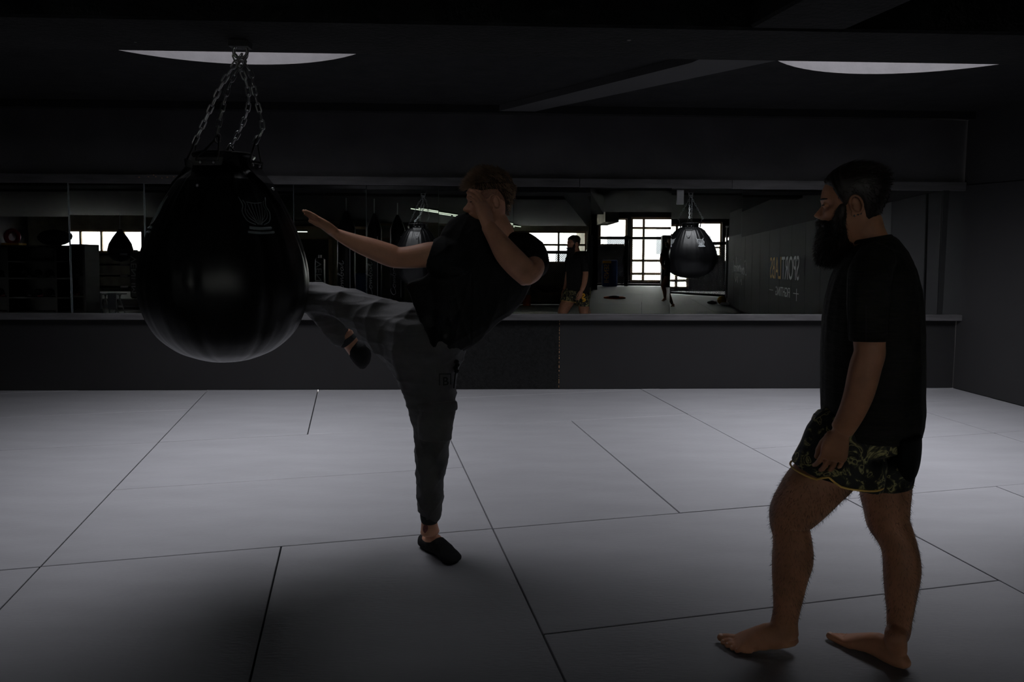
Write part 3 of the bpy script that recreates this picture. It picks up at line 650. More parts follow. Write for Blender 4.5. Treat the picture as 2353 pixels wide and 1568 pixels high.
teardrop_bag(*B2, 'black leather teardrop bag hanging straight, off to the right, seen whole in the mirror', hk, tp2, 5, [rad(20),rad(110),rad(200),rad(290)], [(rad(78),1.52,.05,.065),(rad(160),1.52,.05,.065)], M['crest_pale'], fat=1.12, sq=.9)
br = empty('beam_bracket', (2.75,3.2,2.27)); tag(br, 'grey steel bracket on the beam above the straight hanging bag', 'bracket')
MB().box((2.70,3.24,2.06), (2.80,3.27,2.27)).build('plate', M['steel'], br, bevel=.003); MB().tube([(2.75,3.255,2.07),(2.75,3.255,2.25)], .012, 8).build('rib', M['steel'], br)
# small far bag
sb = empty('small_teardrop_bag', (-11.6,-8.5,1.17)); tag(sb, 'small black teardrop bag hanging before the far left windows', 'punching bag')
MB().lathe([(.02,1.17),(.2,1.22),(.32,1.36),(.36,1.53),(.31,1.72),(.2,1.92),(.09,2.08),(.05,2.16)], (-11.6,-8.5,0), 28).build('bag_body', M['leather'], sb, smooth=True); MB().tube([(-11.6,-8.5,2.14),(-11.6,-8.5,CEIL)], .012, 6).build('chain', M['chain'], sb)
# ------------------------------------------------------------------ people: builders
def remeshed(b, voxel, iters, name, m_, parent=None, fold=None, factor=0.5):
    me = b.mesh('tmp'); o = bpy.data.objects.new('tmp', me); COL.objects.link(o)
    r = o.modifiers.new('r', 'REMESH'); r.mode = 'VOXEL'; r.voxel_size = voxel
    s_ = o.modifiers.new('s', 'SMOOTH'); s_.factor = factor; s_.iterations = iters
    dg = bpy.context.evaluated_depsgraph_get(); nm = bpy.data.meshes.new_from_object(o.evaluated_get(dg))
    bpy.data.objects.remove(o); bpy.data.meshes.remove(me); nm.name = name
    n = len(nm.vertices)
    if fold is not None:
        P = np.empty(n*3); nm.vertices.foreach_get('co', P); P = P.reshape(-1,3); N = np.empty(n*3); nm.vertices.foreach_get('normal', N); N = N.reshape(-1,3)
        P = P + N*fold(P, N)[:,None]; nm.vertices.foreach_set('co', P.ravel()); nm.update()
    nm.polygons.foreach_set('use_smooth', np.ones(len(nm.polygons), bool))
    nm.materials.clear()
    return link(name, nm, m_, parent)
class Fig:
    """a vertical plane the figure stands in; d is the offset towards the viewer"""
    def __init__(s, p, n): s.p = V(*p, 0); s.n = nz(V(*n, 0)); s.a = np.cross(V(0,0,1), s.n)
    def pt(s, x, y, d=0.0):
        v = ray(x, y); t = np.dot(s.p + s.n*d - CAM, s.n)/np.dot(v, s.n); return CAM + v*t
    def limb(s, b, st, lat=1.0, n=24, sub=5, cap=0.75):
        """st: (x1,y1,x2,y2,d[,lateral radius or None]) contour pairs across the limb"""
        K = []
        for q in st:
            a, c = s.pt(q[0],q[1],q[4]), s.pt(q[2],q[3],q[4]); r_ = np.linalg.norm(c-a)/2
            K.append(np.concatenate([(a+c)/2, [r_, (q[5] if len(q) > 5 and q[5] else r_*lat)], nz(c-a)]))
        S = smooth_path(K, sub); S = [np.array(k) for k in S]
        rings = []
        for i, k in enumerate(S):
            T = nz(S[min(i+1,len(S)-1)][:3] - S[max(i-1,0)][:3]); u = k[5:8]; u = nz(u - T*np.dot(u,T)); w = np.cross(T, u)
            rings.append([k[:3] + u*k[3]*math.cos(2*PI*j/n) + w*k[4]*math.sin(2*PI*j/n) for j in range(n)])
        for e_, nb, sg in ((0,1,-1),(-1,-2,1)):
            k = S[e_]; T = nz(S[e_][:3]-S[nb][:3]); r_ = min(k[3],k[4])*cap; c = k[:3]; base = rings[e_]
            ext = [[c + (p-c)*f_ + T*r_*h for p in base] for f_, h in ((.85,.5),(.55,.83),(.2,.98))]
            if e_ == 0: rings = ext[::-1] + rings
            else: rings = rings + ext
        b.loft(rings)
def chain_limb(b, pts, rad_, n=14, ref=None, sub=4):
    K = [np.concatenate([np.array(p,float), [r_]]) for p, r_ in zip(pts, rad_)]
    S = smooth_path(K, sub); rings = tube_rings([k[:3] for k in S], [float(k[3]) for k in S], n, ref)
    for e_, nb in ((0,1),(-1,-2)):
        k = S[e_]; T = nz(S[e_][:3]-S[nb][:3]); c = k[:3]; base = rings[e_]; ext = [[c + (p-c)*f_ + T*k[3]*h for p in base] for f_, h in ((.87,.5),(.55,.82),(.18,.98))]
        if e_ == 0: rings = ext[::-1] + rings
        else: rings = rings + ext
    b.loft(rings)
def hand(b, wrist, d, pn, ts, s=1.0, curls=(12,18,16,14), spread=3.0, thumb=(0.75,0.55,0.25), lens=(.072,.080,.074,.058), thumb_curl=20):
    d, pn, ts = nz(d), nz(pn), nz(ts); pn = nz(pn - d*np.dot(pn,d)); ts = nz(ts - d*np.dot(ts,d) - pn*np.dot(ts,pn)); w = np.array(wrist,float)
    rings = []
    for (x, hw, th, sh) in ((-.02,.026,.021,0),(.0,.027,.020,0),(.02,.033,.0205,.002),(.045,.040,.0185,.003),(.07,.0425,.0155,.001),(.088,.041,.0125,0),(.098,.037,.009,0)):
        c = w + d*x*s + ts*sh*s; n = 20
        rings.append([c + ts*hw*s*np.sign(math.cos(a))*abs(math.cos(a))**.8 + pn*th*s*np.sign(math.sin(a))*abs(math.sin(a))**.8 for a in [2*PI*j/n for j in range(n)]])
    b.loft(rings)
    # thumb muscle and heel of the palm
    b.ellipsoid(w + d*.030*s + ts*.022*s + pn*.010*s, (.020*s,.020*s,.020*s), 12, 8)
    for k, (off, L_, r_) in enumerate(((.0305,lens[0],.0090),(.0105,lens[1],.0094),(-.0100,lens[2],.0089),(-.0290,lens[3],.0078))):
        p = w + d*(.088 - (.010 if k == 3 else .004 if k in (0,2) else 0))*s + ts*off*s; fa = rad(spread)*(1.5-k); dd = nz(d*math.cos(fa) + ts*math.sin(fa)); P = [p - dd*.018*s, p]; R_ = [r_*1.05*s, r_*1.1*s]; ang = 0
        for f_, rr in ((.46,1.0),(.30,.92),(.24,.78)):
            ang += rad(curls[k]); dir_ = dd*math.cos(ang) + pn*math.sin(ang)
            P.append(P[-1] + dir_*L_*f_*.5*s); R_.append(r_*rr*.97*s); P.append(P[-1] + dir_*L_*f_*.5*s); R_.append(r_*rr*s)
        chain_limb(b, P, R_, 12, pn, 2)
    p = w + d*.018*s + ts*.024*s + pn*.006*s; dir_ = nz(d*thumb[0] + ts*thumb[1] + pn*thumb[2]); P = [p]; R_ = [.015*s]; ax = nz(np.cross(ts, d))
    for i, (L_, rr) in enumerate(((.042,.0125),(.032,.0112),(.026,.0085))):
        if i: a_ = rad(thumb_curl); dir_ = nz(dir_*math.cos(a_) + (d*.8 - ts*.4)*math.sin(a_))
        P.append(P[-1] + dir_*L_*.5*s); R_.append(rr*1.02*s); P.append(P[-1] + dir_*L_*.5*s); R_.append(rr*s)
    chain_limb(b, P, R_, 12, pn, 2)
def foot(b, heel, fd, up_, inner, L_=.262, toes=True, toe_dir=None, s=1.0):
    """heel: lowest rear point of the foot; fd: towards the toes; inner: towards the big toe"""
    fd, up_ = nz(fd), nz(up_); up_ = nz(up_ - fd*np.dot(up_,fd)); inn = nz(inner); inn = nz(inn - fd*np.dot(inn,fd) - up_*np.dot(inn,up_)); h0 = np.array(heel,float); rings = []
    for (x, hw, zb, zt, sh) in ((.0,.012,.018,.036,0),(.015,.024,.006,.052,0),(.045,.0315,.0,.07,0),(.08,.033,.0,.088,-.001),(.11,.034,.004,.086,-.002),(.14,.036,.006,.074,.0),(.17,.041,.003,.058,.002),(.195,.0455,.0,.044,.003),(.212,.045,.002,.034,.002),(.224,.040,.005,.026,.0)):
        x, hw, zb, zt, sh = (v_*L_/.262 for v_ in (x,hw,zb,zt,sh)); c = h0 + fd*x + up_*(zb+zt)/2 + inn*sh; hz_ = (zt-zb)/2; n = 22
        rings.append([c + inn*hw*np.sign(math.cos(a))*abs(math.cos(a))**.85 + up_*hz_*np.sign(math.sin(a))*abs(math.sin(a))**.85 for a in [2*PI*j/n for j in range(n)]])
    b.loft(rings)
    td = nz(toe_dir) if toe_dir is not None else fd; tips = []
    if toes:
        for k, (off, x0, L1, r_) in enumerate(((.031,.208,.056,.0142),(.0095,.214,.046,.0102),(-.0075,.210,.039,.0096),(-.0235,.203,.032,.0090),(-.0375,.194,.027,.0088))):
            p = h0 + fd*x0*L_/.262 + inn*off + up_*(r_+.002); q = p + td*L1*.55 + up_*(.005 if k else .001); t_ = q + td*L1*.45 - up_*(.006 if k else .001)
            chain_limb(b, [p - td*.02, p, q, t_], [r_*.9, r_, r_*1.05, r_*.95], 12, up_, 3); tips.append((t_ + up_*r_*.82 + td*.002, td, inn, up_, r_))
    else:
        c = h0 + fd*.222*L_/.262 + up_*.019; rr = []
        for (x, hw, zt) in ((-.02,.043,.016),(.0,.042,.0155),(.016,.038,.014),(.030,.028,.011),(.037,.012,.006)):
            cc = c + fd*x; rr.append([cc + inn*(hw*math.cos(a) + .005) + up_*zt*math.sin(a) for a in [2*PI*j/18 for j in range(18)]])
        b.loft(rr)
    return tips
HT = [(0.0,.052,.010,.020),(.03,.080,.030,.034),(.08,.092,.045,.046),(.14,.094,.056,.053),(.20,.0855,.062,.058),(.245,.094,.066,.060),(.275,.0905,.069,.062),(.31,.0965,.072,.064),(.355,.0885,.076,.066),(.45,.087,.085,.070),(.52,.0835,.092,.073),(.585,.0935,.098,.075),(.64,.0925,.102,.0765),(.72,.0885,.104,.077),(.80,.079,.101,.0755),(.88,.061,.088,.066),(.94,.041,.068,.050),(.98,.020,.042,.030),(1.0,.004,.012,.008)]
NOSE = [(.335,0),(.355,.012),(.375,.024),(.405,.0285),(.44,.0225),(.48,.0150),(.52,.0085),(.56,.003),(.60,0)]
def head_pt(th, t, Hh=.238, W_=1.0, infl=0.0, nose=True):
    T_ = [h[0] for h in HT]; f_ = np.interp(t, T_, [h[1] for h in HT]); bk = np.interp(t, T_, [h[2] for h in HT]); w = np.interp(t, T_, [h[3] for h in HT])*W_
    c, s_ = math.cos(th), math.sin(th); ex = .92
    x = (f_ if c > 0 else bk)*np.sign(c)*abs(c)**ex; y = w*np.sign(s_)*abs(s_)**ex
    if nose and c > 0:
        nw = .0085 + .0065*math.exp(-((t-.385)/.035)**2); x += np.interp(t, [k[0] for k in NOSE], [k[1] for k in NOSE])*math.exp(-(y/nw)**2)
        x -= .011*math.exp(-((abs(y)-.031)/.013)**2 - ((t-.525)/.04)**2)              # eye sockets
        x += .004*math.exp(-((abs(y)-.034)/.018)**2 - ((t-.60)/.025)**2)               # brow
        x += .004*math.exp(-((abs(y)-.045)/.018)**2 - ((t-.43)/.05)**2)                # cheekbone
        x -= .004*math.exp(-(y/.024)**2 - ((t-.277)/.010)**2)                          # mouth line
    p = V(x, y, (t-.5)*Hh)
    if infl: p = p + nz(V(x, y, (t-.5)*Hh*.9))*infl
    return p
class Head:
    def __init__(s, c, fwd, up_, sc=1.0, Hh=.238): s.c = np.array(c,float); s.f = nz(fwd); s.u = nz(up_ - s.f*np.dot(up_,s.f)); s.l = np.cross(s.u, s.f); s.sc = sc; s.H = Hh
    def w(s, p): return s.c + (s.f*p[0] + s.l*p[1] + s.u*p[2])*s.sc
    def pt(s, th, t, infl=0): return s.w(head_pt(th, t, s.H, 1.0, infl))
    def build(s, b):
        n = 72; ts = np.concatenate([np.linspace(0,.34,26)[:-1], np.linspace(.34,.66,40)[:-1], np.linspace(.66,1,24)])
        b.loft([[s.pt(2*PI*j/n, t) for j in range(n)] for t in ts])
        for sg in (-1,1):
            b.ellipsoid(s.w(V(.0745,sg*.031,(.522-.5)*s.H)), (.0125*s.sc,)*3, 12, 8)     # eyeball under the lid
            ec = V(-.012, sg*.071, (.50-.5)*s.H); ax = V(.25,0,1.0); ax = nz(ax); fx = V(1,0,-.25); fx = nz(fx); out = V(-.35, sg*.94, 0)
            fr = nz(fx*.9 - V(0,sg*.42,0)*1.0)
            A = (s.f*ax[0]+s.l*ax[1]+s.u*ax[2]); Bx = nz(s.f*fx[0] - s.l*sg*.38 + s.u*fx[2])
            b.torus(s.w(ec) + s.l*sg*.013*s.sc, .0185*s.sc, .0045*s.sc, 28, 8, Bx, A, 1.55)
            nn = nz(np.cross(Bx, A)); Rm = np.column_stack([Bx, nn, A]); b.ellipsoid(s.w(ec) + s.l*sg*.003*s.sc, (.0165*s.sc,.005*s.sc,.027*s.sc), 16, 8, Rm); b.ellipsoid(s.w(ec + V(.008,0,-.030)) + s.l*sg*.008*s.sc, (.009*s.sc,.006*s.sc,.010*s.sc), 10, 6, Rm)
            b.ellipsoid(s.w(ec + V(.014,0,-.006)) + s.l*sg*.010*s.sc, (.004*s.sc,.005*s.sc,.008*s.sc), 8, 6, Rm)
def strands(roots, dirs, lens, r0, name, m_, parent, bend=None, kind='stuff'):
    """tapered three-sided hairs"""
    vs_, fs = [], []; rng = np.random.default_rng(11)
    for p, d, L_ in zip(roots, dirs, lens):
        d = nz(d); a = nz(np.cross(d, rng.normal(size=3))); c = np.cross(d, a); k = len(vs_); g = (bend if bend is not None else V(0,0,0))
        p1 = p + d*L_*.5 + g*L_*.12; p2 = p + d*L_ + g*L_*.5
        for q, r_ in ((p, r0), (p1, r0*.7)):
            for j in range(3): an = 2*PI*j/3; vs_.append(tuple(q + a*r_*math.cos(an) + c*r_*math.sin(an)))
        vs_.append(tuple(p2))
        for j in range(3): j2 = (j+1) % 3; fs.append((k+j,k+j2,k+3+j2,k+3+j)); fs.append((k+3+j,k+3+j2,k+6))
    me = bpy.data.meshes.new(name); me.from_pydata(vs_, [], fs); me.polygons.foreach_set('use_smooth', [True]*len(fs)); o = link(name, me, m_, parent)
    if kind: o['kind'] = kind
    return o
def noise_fold(seed, amp, freq, stretch, ang=None, thr=0.0):
    r = np.random.default_rng(seed); K = [(nz(r.normal(size=3)*np.array(stretch))*f_, r.uniform(0,2*PI), r.normal(size=3)*np.array(stretch)*freq*.30, r.uniform(0,2*PI)) for f_ in freq*np.array([.7,1,1.35,1.9,2.6])]
    def f(P, N):
        h = np.zeros(len(P))
        for i, (k, ph, w, p2) in enumerate(K): h += (1-np.abs(np.sin(P@k + ph + 1.3*np.sin(P@w + p2))))**2 / (1+.5*i) - .3/(1+.5*i)
        return amp*h
    return f
M['skin_pale'] = mat('skin_pale', (0.56,0.275,0.18), 0.5, 0.4, var=0.10, vscale=14, bump=0.05, bscale=120)
M['skin_tan'] = mat('skin_tan', (0.43,0.195,0.11), 0.5, 0.4, var=0.14, vscale=16, bump=0.05, bscale=120)
M['tee_black'] = mat('tee_black', (0.011,0.011,0.012), 0.85, 0.2, bump=0.1, bscale=300)
M['tee_dark'] = mat('tee_dark', (0.017,0.016,0.014), 0.8, 0.2, var=0.45, vscale=60, stretch=(.3,.3,3.0), bump=0.1, bscale=200)
M['jogger'] = mat('jogger', (0.078,0.076,0.082), 0.72, 0.3, var=0.08, vscale=30, bump=0.08, bscale=150)
M['jogger_cuff'] = mat('jogger_cuff', (0.03,0.034,0.038), 0.85, 0.2, bump=0.5, bscale=240, stretch=(3,3,.2))
M['sock'] = mat('sock', (0.024,0.024,0.026), 0.95, 0.1, bump=0.3, bscale=220)
M['hair_dark'] = mat('hair_dark', (0.018,0.012,0.010), 0.5, 0.4)
M['hair_brown'] = mat('hair_brown', (0.20,0.115,0.065), 0.5, 0.4, var=0.3, vscale=30)
M['hair_brown_deep'] = mat('hair_brown_deep', (0.045,0.026,0.017), 0.7, 0.2)
M['nail'] = mat('nail', (0.52,0.33,0.26), 0.3, 0.5)
M['silver'] = mat('silver', (0.8,0.8,0.82), 0.2, metal=1.0)
def camo_mat():
    m = bpy.data.materials.new('camo_shorts'); m.use_nodes = True; nt = m.node_tree; b = nt.nodes['Principled BSDF']; b.inputs['Roughness'].default_value = .7
    tc = nt.nodes.new('ShaderNodeTexCoord'); n = nt.nodes.new('ShaderNodeTexNoise'); n.inputs['Scale'].default_value = 17; n.inputs['Detail'].default_value = 3; n.inputs['Distortion'].default_value = 2.2
    nt.links.new(tc.outputs['Object'], n.inputs['Vector']); r = nt.nodes.new('ShaderNodeValToRGB'); e = r.color_ramp.elements
    e[0].position = .40; e[0].color = (.008,.008,.008,1); e[1].position = .56; e[1].color = (.10,.09,.04,1)
    for p, c in ((.50,(.012,.012,.009,1)),(.60,(.48,.42,.18,1)),(.66,(.02,.018,.012,1))): k = e.new(p); k.color = c
    nt.links.new(n.outputs['Fac'], r.inputs['Fac']); nt.links.new(r.outputs['Color'], b.inputs['Base Color']); return m
M['camo'] = camo_mat()
# ------------------------------------------------------------------ the coach
CC = V(1.22, 2.36); cf = nz(V(-.885,.466)); FC = Fig(CC, (-cf[1]*-1*-1, 0)) if False else Fig(CC, (-.466,-.885))
FWD = V(-.885,.466,0); LFT = V(-.466,-.885,0)
def fl(x, y): v = ray(x, y); return CAM + v*(-EYE/v[2])
def mirror_pt(p): return p - LFT*2*np.dot(p - V(*CC,0), LFT)
coach = empty('person', (CC[0],CC[1],0)); tag(coach, 'bearded man in dark t-shirt and camouflage shorts standing barefoot, watching the kick', 'person', 'people training in the gym')
sk = MB()
legL = [(1945,1000,2015,1030,.07),(1872,1052,1985,1096,.08),(1811,1092,1945,1130,.083),(1786,1126,1911,1165,.08),(1767,1165,1876,1196,.075),(1768,1195,1861,1206,.07),(1775,1230,1864,1230,.066),(1776,1262,1869,1262,.062),(1774,1290,1868,1290,.06),(1774,1325,1857,1325,.058),(1776,1365,1847,1365,.055),(1777,1400,1838,1400,.052),(1773,1425,1834,1428,.05),(1766,1446,1836,1456,.048)]
FC.limb(sk, legL, .98, cap=.5)
legR = [(1980,1010,2100,1010,-.09),(1972,1075,2098,1075,-.09),(1974,1130,2096,1130,-.088),(1984,1175,2092,1172,-.085),(1990,1200,2093,1198,-.083),(2006,1224,2100,1222,-.08),(2022,1254,2109,1254,-.078),(2028,1287,2116,1287,-.076),(2029,1315,2117,1315,-.074),(2031,1350,2111,1350,-.072),(2034,1380,2105,1380,-.070),(2038,1410,2099,1410,-.068),(2037,1436,2092,1436,-.066),(2040,1452,2084,1454,-.066)]
FC.limb(sk, legR, .98, cap=.5)
# bare feet
hl = FC.pt(1834,1497,.045); hl[2] = .024; tl = fl(1664,1490); fdl = tl - hl; fdl[2] = 0; fdl = nz(fdl)
tipsL = foot(sk, hl, fdl*.99 - V(0,0,.095), V(0,0,1), -LFT + FWD*.1, .258, True, fdl)
hr = fl(2090,1546) ; tr = fl(1944,1478); fdr = nz(tr - hr)
hr = hr + fdr*.0; tipsR = foot(sk, V(hr[0],hr[1],.0), fdr, V(0,0,1), np.cross(fdr, V(0,0,1))*-1 if np.dot(np.cross(fdr, V(0,0,1)), LFT) < 0 else np.cross(fdr, V(0,0,1)), .262, True)
chain_limb(sk, [FC.pt(1805,1412,.05), FC.pt(1808,1445,.048), hl + fdl*.048 + V(0,0,.055)], [.040,.037,.034], 18); chain_limb(sk, [FC.pt(2067,1405,-.069), FC.pt(2065,1450,-.066), hr*V(1,1,0) + fdr*.050 + V(0,0,.105), hr*V(1,1,0) + fdr*.046 + V(0,0,.060)], [.041,.038,.036,.034], 18)
Rf = np.column_stack([fdl, np.cross(V(0,0,1), fdl), V(0,0,1)])
for x_, z_, rx, rz_ in ((.178,.019,.055,.019),(.135,.030,.055,.022),(.09,.040,.055,.026)): p_ = hl*V(1,1,0) + fdl*x_ + V(0,0,z_); sk.ellipsoid(p_, (rx,.038,rz_), 18, 10, Rf)
# torso core, neck, head, arms
FC.limb(sk, [(1965,985,2070,990,0,.11),(1915,950,2100,950,0,.160),(1908,850,2105,850,0,.165),(1912,740,2105,740,0,.175),(1928,650,2100,650,0,.185),(1950,600,2085,595,0,.16),(1972,566,2062,560,0,.09)], 1, cap=.2)
FC.limb(sk, [(1955,590,2060,572,0,.07),(1962,560,2043,546,0,.060),(1958,535,2034,528,0,.058),(1956,505,2026,503,0,.052),(1962,480,2005,480,0,.035)], 1, cap=.3)
hc = FC.pt(1958,473,0); HC = Head(hc, FWD + V(0,0,-.06), V(0,0,1) + FWD*.03, 1.035, .250); HC.build(sk)
armL = [(1975,590,2050,600,.185),(1955,650,2048,650,.215),(1955,715,2042,715,.232),(1960,785,2036,785,.245),(1961,812,2036,812,.248),(1952,838,2028,842,.25),(1946,866,2021,868,.252),(1939,900,2010,906,.252),(1929,935,1993,944,.25),(1918,962,1976,974,.246),(1908,982,1962,994,.243)]
FC.limb(sk, armL, .86, cap=.4)
wl = FC.pt(1932,994,.243); hd = nz(FC.pt(1908,1072,.235) - wl)
hand(sk, wl, hd, -LFT*1.0 + FWD*.25, FWD, .98, (19,18,17,18), 4.0, (.95,.30,.35), lens=(.078,.086,.080,.062))
# far arm mirrored
mb2 = MB(); FC.limb(mb2, armL, .86, cap=.4); hand(mb2, wl, hd, -LFT*1.0 + FWD*.25, FWD, .98, (19,18,17,18), 4.0, (.95,.30,.35), lens=(.078,.086,.080,.062))
sk.add([mirror_pt(np.array(p)) for p in mb2.v], [f[::-1] for f in mb2.f])
COACH = remeshed(sk, .0028, 4, 'body', M['skin_tan'], coach)
for tips in (tipsL, tipsR):
    for (p, td, inn, u_, r_) in tips:
        Rm = np.column_stack([td, inn, u_]); MB().ellipsoid(p - td*.004, (r_*.62,r_*.60,.0022), 12, 6, Rm).build('toenail', M['nail'], COACH, smooth=True)
# t-shirt
tb = MB()
FC.limb(tb, [(1972,552,2050,545,0,.070),(1956,566,2072,562,0,.105),(1938,586,2092,584,0,.160),(1920,615,2107,612,0,.195),(1904,655,2118,652,0,.205),(1892,705,2125,702,0,.208),(1886,765,2128,765,0,.205),(1884,835,2129,835,0,.200),(1884,905,2129,905,0,.198),(1886,940,2129,945,0,.198),(1890,965,2126,978,0,.196),(1894,982,2120,1003,0,.194)], 1, cap=.06)
slv = [(1972,578,2062,588,.150),(1948,625,2054,622,.200),(1944,680,2048,680,.228),(1946,735,2043,735,.240),(1948,784,2040,786,.247)]
FC.limb(tb, slv, .95, cap=.05)
t2 = MB(); FC.limb(t2, slv, .95, cap=.05); tb.add([mirror_pt(np.array(p)) for p in t2.v], [f[::-1] for f in t2.f])
fA = noise_fold(5, .0035, 22, (1,1,.35)); fB = noise_fold(8, .005, 13, (.5,.5,1.0))
def tee_fold(P, N):
    z_ = P[:,2]; return fA(P,N)*(.4+.6*np.clip((z_-1.0)/.4,0,1)) + fB(P,N)*np.clip((1.05-z_)/.35,0,1)*.8
TEE = remeshed(tb, .006, 4, 'tshirt', M['tee_dark'], coach, tee_fold); TEE['label'] = 'dark marled short-sleeved t-shirt'
nk = [FC.pt(x, y, 0) for x, y in ((1964,560),(2046,546))]; nc = (nk[0]+nk[1])/2; na = nz(nk[1]-nk[0]); MB().torus(nc + V(0,0,.004), np.linalg.norm(nk[1]-nk[0])/2*1.02, .007, 40, 8, na, LFT, 1.28).build('collar_band', M['tee_dark'], TEE, smooth=True)
for k in (0,1):
    pts = [FC.pt(1949,y,.285) for y in (640,690,740,782)] if k == 0 else [FC.pt(1990,y,.30) for y in (700,740,784)]
    MB().tube(pts, .0014, 5).build('seam', M['wall_grey'], TEE)
# camouflage shorts
sb_ = MB()
FC.limb(sb_, [(1868,965,2112,985,0,.180),(1858,990,2116,1008,0,.185),(1872,1015,2110,1035,0,.185)], 1, cap=.1)
FC.limb(sb_, [(1880,955,2060,1015,.075,.10),(1850,985,2040,1055,.088,.105),(1832,1022,2038,1092,.090,.112),(1812,1066,2034,1122,.092,.116)], 1, cap=.03)
FC.limb(sb_, [(1960,1000,2114,1000,-.085,.10),(1952,1050,2110,1050,-.088,.108),(1950,1085,2104,1085,-.09,.112),(1952,1112,2098,1112,-.09,.112)], 1, cap=.03)
SH = remeshed(sb_, .006, 5, 'shorts', M['camo'], coach, noise_fold(12, .004, 18, (1,1,.3))); SH['label'] = 'camouflage fight shorts with yellow hem'
ca_, cb_ = FC.pt(1811,1067,.092), FC.pt(2035,1124,.092); hc_ = (ca_+cb_)/2; hu = (cb_-ca_)/2*.955; hw = nz(np.cross(nz(cb_-ca_), np.cross(nz(cb_-ca_), LFT)))*-.121; hw = hw if np.dot(hw, LFT) > 0 else -hw
hemp = [hc_ + hu*math.cos(a) + hw*math.sin(a) + V(0,0,.006+(.022*math.exp(-((a-1.72)/.16)**2))) for a in np.linspace(0,2*PI,49)]
MB().tube(hemp, .0034, 6, cap=False).build('hem_piping', M['print_gold'], SH, smooth=True)
pb = MB()
FC.limb(pb, [(2040,985,2117,985,.02,.172),(2048,1030,2116,1020,.02,.176),(2056,1062,2110,1055,.02,.172),(2066,1082,2100,1076,.02,.15)], 1, cap=.05)
remeshed(pb, .007, 4, 'black_panel', M['tee_black'], SH)
wb_ = MB(); FC.limb(wb_, [(1852,986,1900,1000,.0,.12),(1850,1000,1900,1015,0,.12)], 1, cap=.3); remeshed(wb_, .007, 4, 'front_waistband', M['camo'], SH)
lg = [FC.pt(x, y, d) for x, y, d in ((1851,1008,.08),(1858,1022,.10),(1848,1034,.09),(1862,1012,.10))]; MB().tube(lg, .005, 6).build('orange_mark', M['print_gold'], SH)
# orange emblem on the far leg, readable in the mirror
em = [mirror_pt(FC.pt(x, y, .20)) for x, y in ((1960,1040),(1985,1030),(2000,1050),(1975,1060),(1965,1080),(1995,1085),(2005,1105),(1970,1110))]; MB().tube(smooth_path(em, 4), .012, 6).build('orange_emblem', M['yellow'], SH, smooth=True)
# hair, beard, jewellery
def hair_cap(Hd, hl, thick, name, m_, parent, n=96, k_=26, wob=.002):
    rings = []
    for k in range(k_):
        f_ = k/(k_-1); ring = []
        for j in range(n):
            th = 2*PI*j/n; h_ = hl(abs(math.atan2(math.sin(th), math.cos(th)))); t = h_ + (.999-h_)*f_
            inf = thick(th, t)*min(1, f_*7) + wob*math.sin(9*th+14*f_)*math.sin(7*f_+3*th)*min(1,f_*4); ring.append(Hd.pt(th, t, inf - .001))
        rings.append(ring)
    return MB().loft(rings, cap=True).build(name, m_, parent, smooth=True)
def hl_coach(a):
    a = a*180/PI; return float(np.interp(a, [0,30,52,66,78,90,104,120,150,180], [.80,.785,.74,.62,.47,.55,.55,.32,.20,.18]))
def th_coach(th, t): return float(np.interp(t, [.25,.5,.7,.85,1.0], [.003,.005,.009,.013,.016]))
HAIRC = hair_cap(HC, hl_coach, th_coach, 'hair', M['hair_dark'], coach)
rng = np.random.default_rng(21)
def hair_strands(Hd, hl, thick, n, L_, comb, r0, name, m_, parent, lift=.5, tmin=0):
    R_, D_, LL = [], [], []
    for i in range(n):
        th = rng.uniform(-PI, PI); u = rng.uniform(0,1); h_ = max(hl(abs(th)), tmin); t = h_ + (.995-h_)*math.sqrt(1-(1-u)**1.0)*.995
        p = Hd.pt(th, t, thick(th,t)-.002); q = Hd.pt(th, t, thick(th,t)+.01); nrm = nz(q-p); d = comb(th, t)
        R_.append(p); D_.append(nz(nrm*lift + (Hd.f*d[0]+Hd.l*d[1]+Hd.u*d[2]) + rng.normal(size=3)*.22)); LL.append(L_(th,t)*rng.uniform(.6,1.2))
    return strands(R_, D_, LL, r0, name, m_, parent)
hair_strands(HC, hl_coach, th_coach, 2600, lambda th,t: .010+.022*max(0,t-.7)/.3, lambda th,t: V(-1.2,0,-.1) if t > .7 else V(-.5,0,-1.1), .0011, 'hair_strands', M['hair_dark'], HAIRC, .22)
bb = MB()
FC.limb(bb, [(1890,515,1955,500,0,.058),(1882,532,1966,524,0,.066),(1876,552,1962,548,0,.062),(1871,572,1948,570,0,.054),(1870,588,1928,588,0,.042),(1876,598,1910,598,0,.026)], 1, cap=.5)
for sg in (-1,1):
    for a0, a1, t0, t1 in ((66,82,.48,.30),(60,84,.34,.16),(40,80,.22,.08)):
        P = []
        for f_ in np.linspace(0,1,6): P.append(HC.pt(rad(sg*(a0+a1)/2 - sg*6*f_), t0+(t1-t0)*f_, .004))
        chain_limb(bb, P, [.013,.016,.018,.02,.02,.02], 12)
    P = [HC.pt(rad(sg*a), .335 - .03*abs(a)/30, .005) for a in (2,12,24,36)]; chain_limb(bb, P, [.006,.008,.009,.010], 10)
BEARD = remeshed(bb, .004, 5, 'beard', M['hair_dark'], coach)
bp_ = np.array([v.co[:] for v in BEARD.data.vertices]); bn2 = np.array([v.normal[:] for v in BEARD.data.vertices]); ix = rng.choice(len(bp_), 5200)
cz = bp_[:,2]; R_ = bp_[ix] - bn2[ix]*.002; low = np.clip((cz.max()-bp_[ix,2])/(cz.max()-cz.min()),0,1)
D_ = bn2[ix]*.45 + V(0,0,-1.0)*.8 + FWD*.25 + rng.normal(size=(len(ix),3))*.22
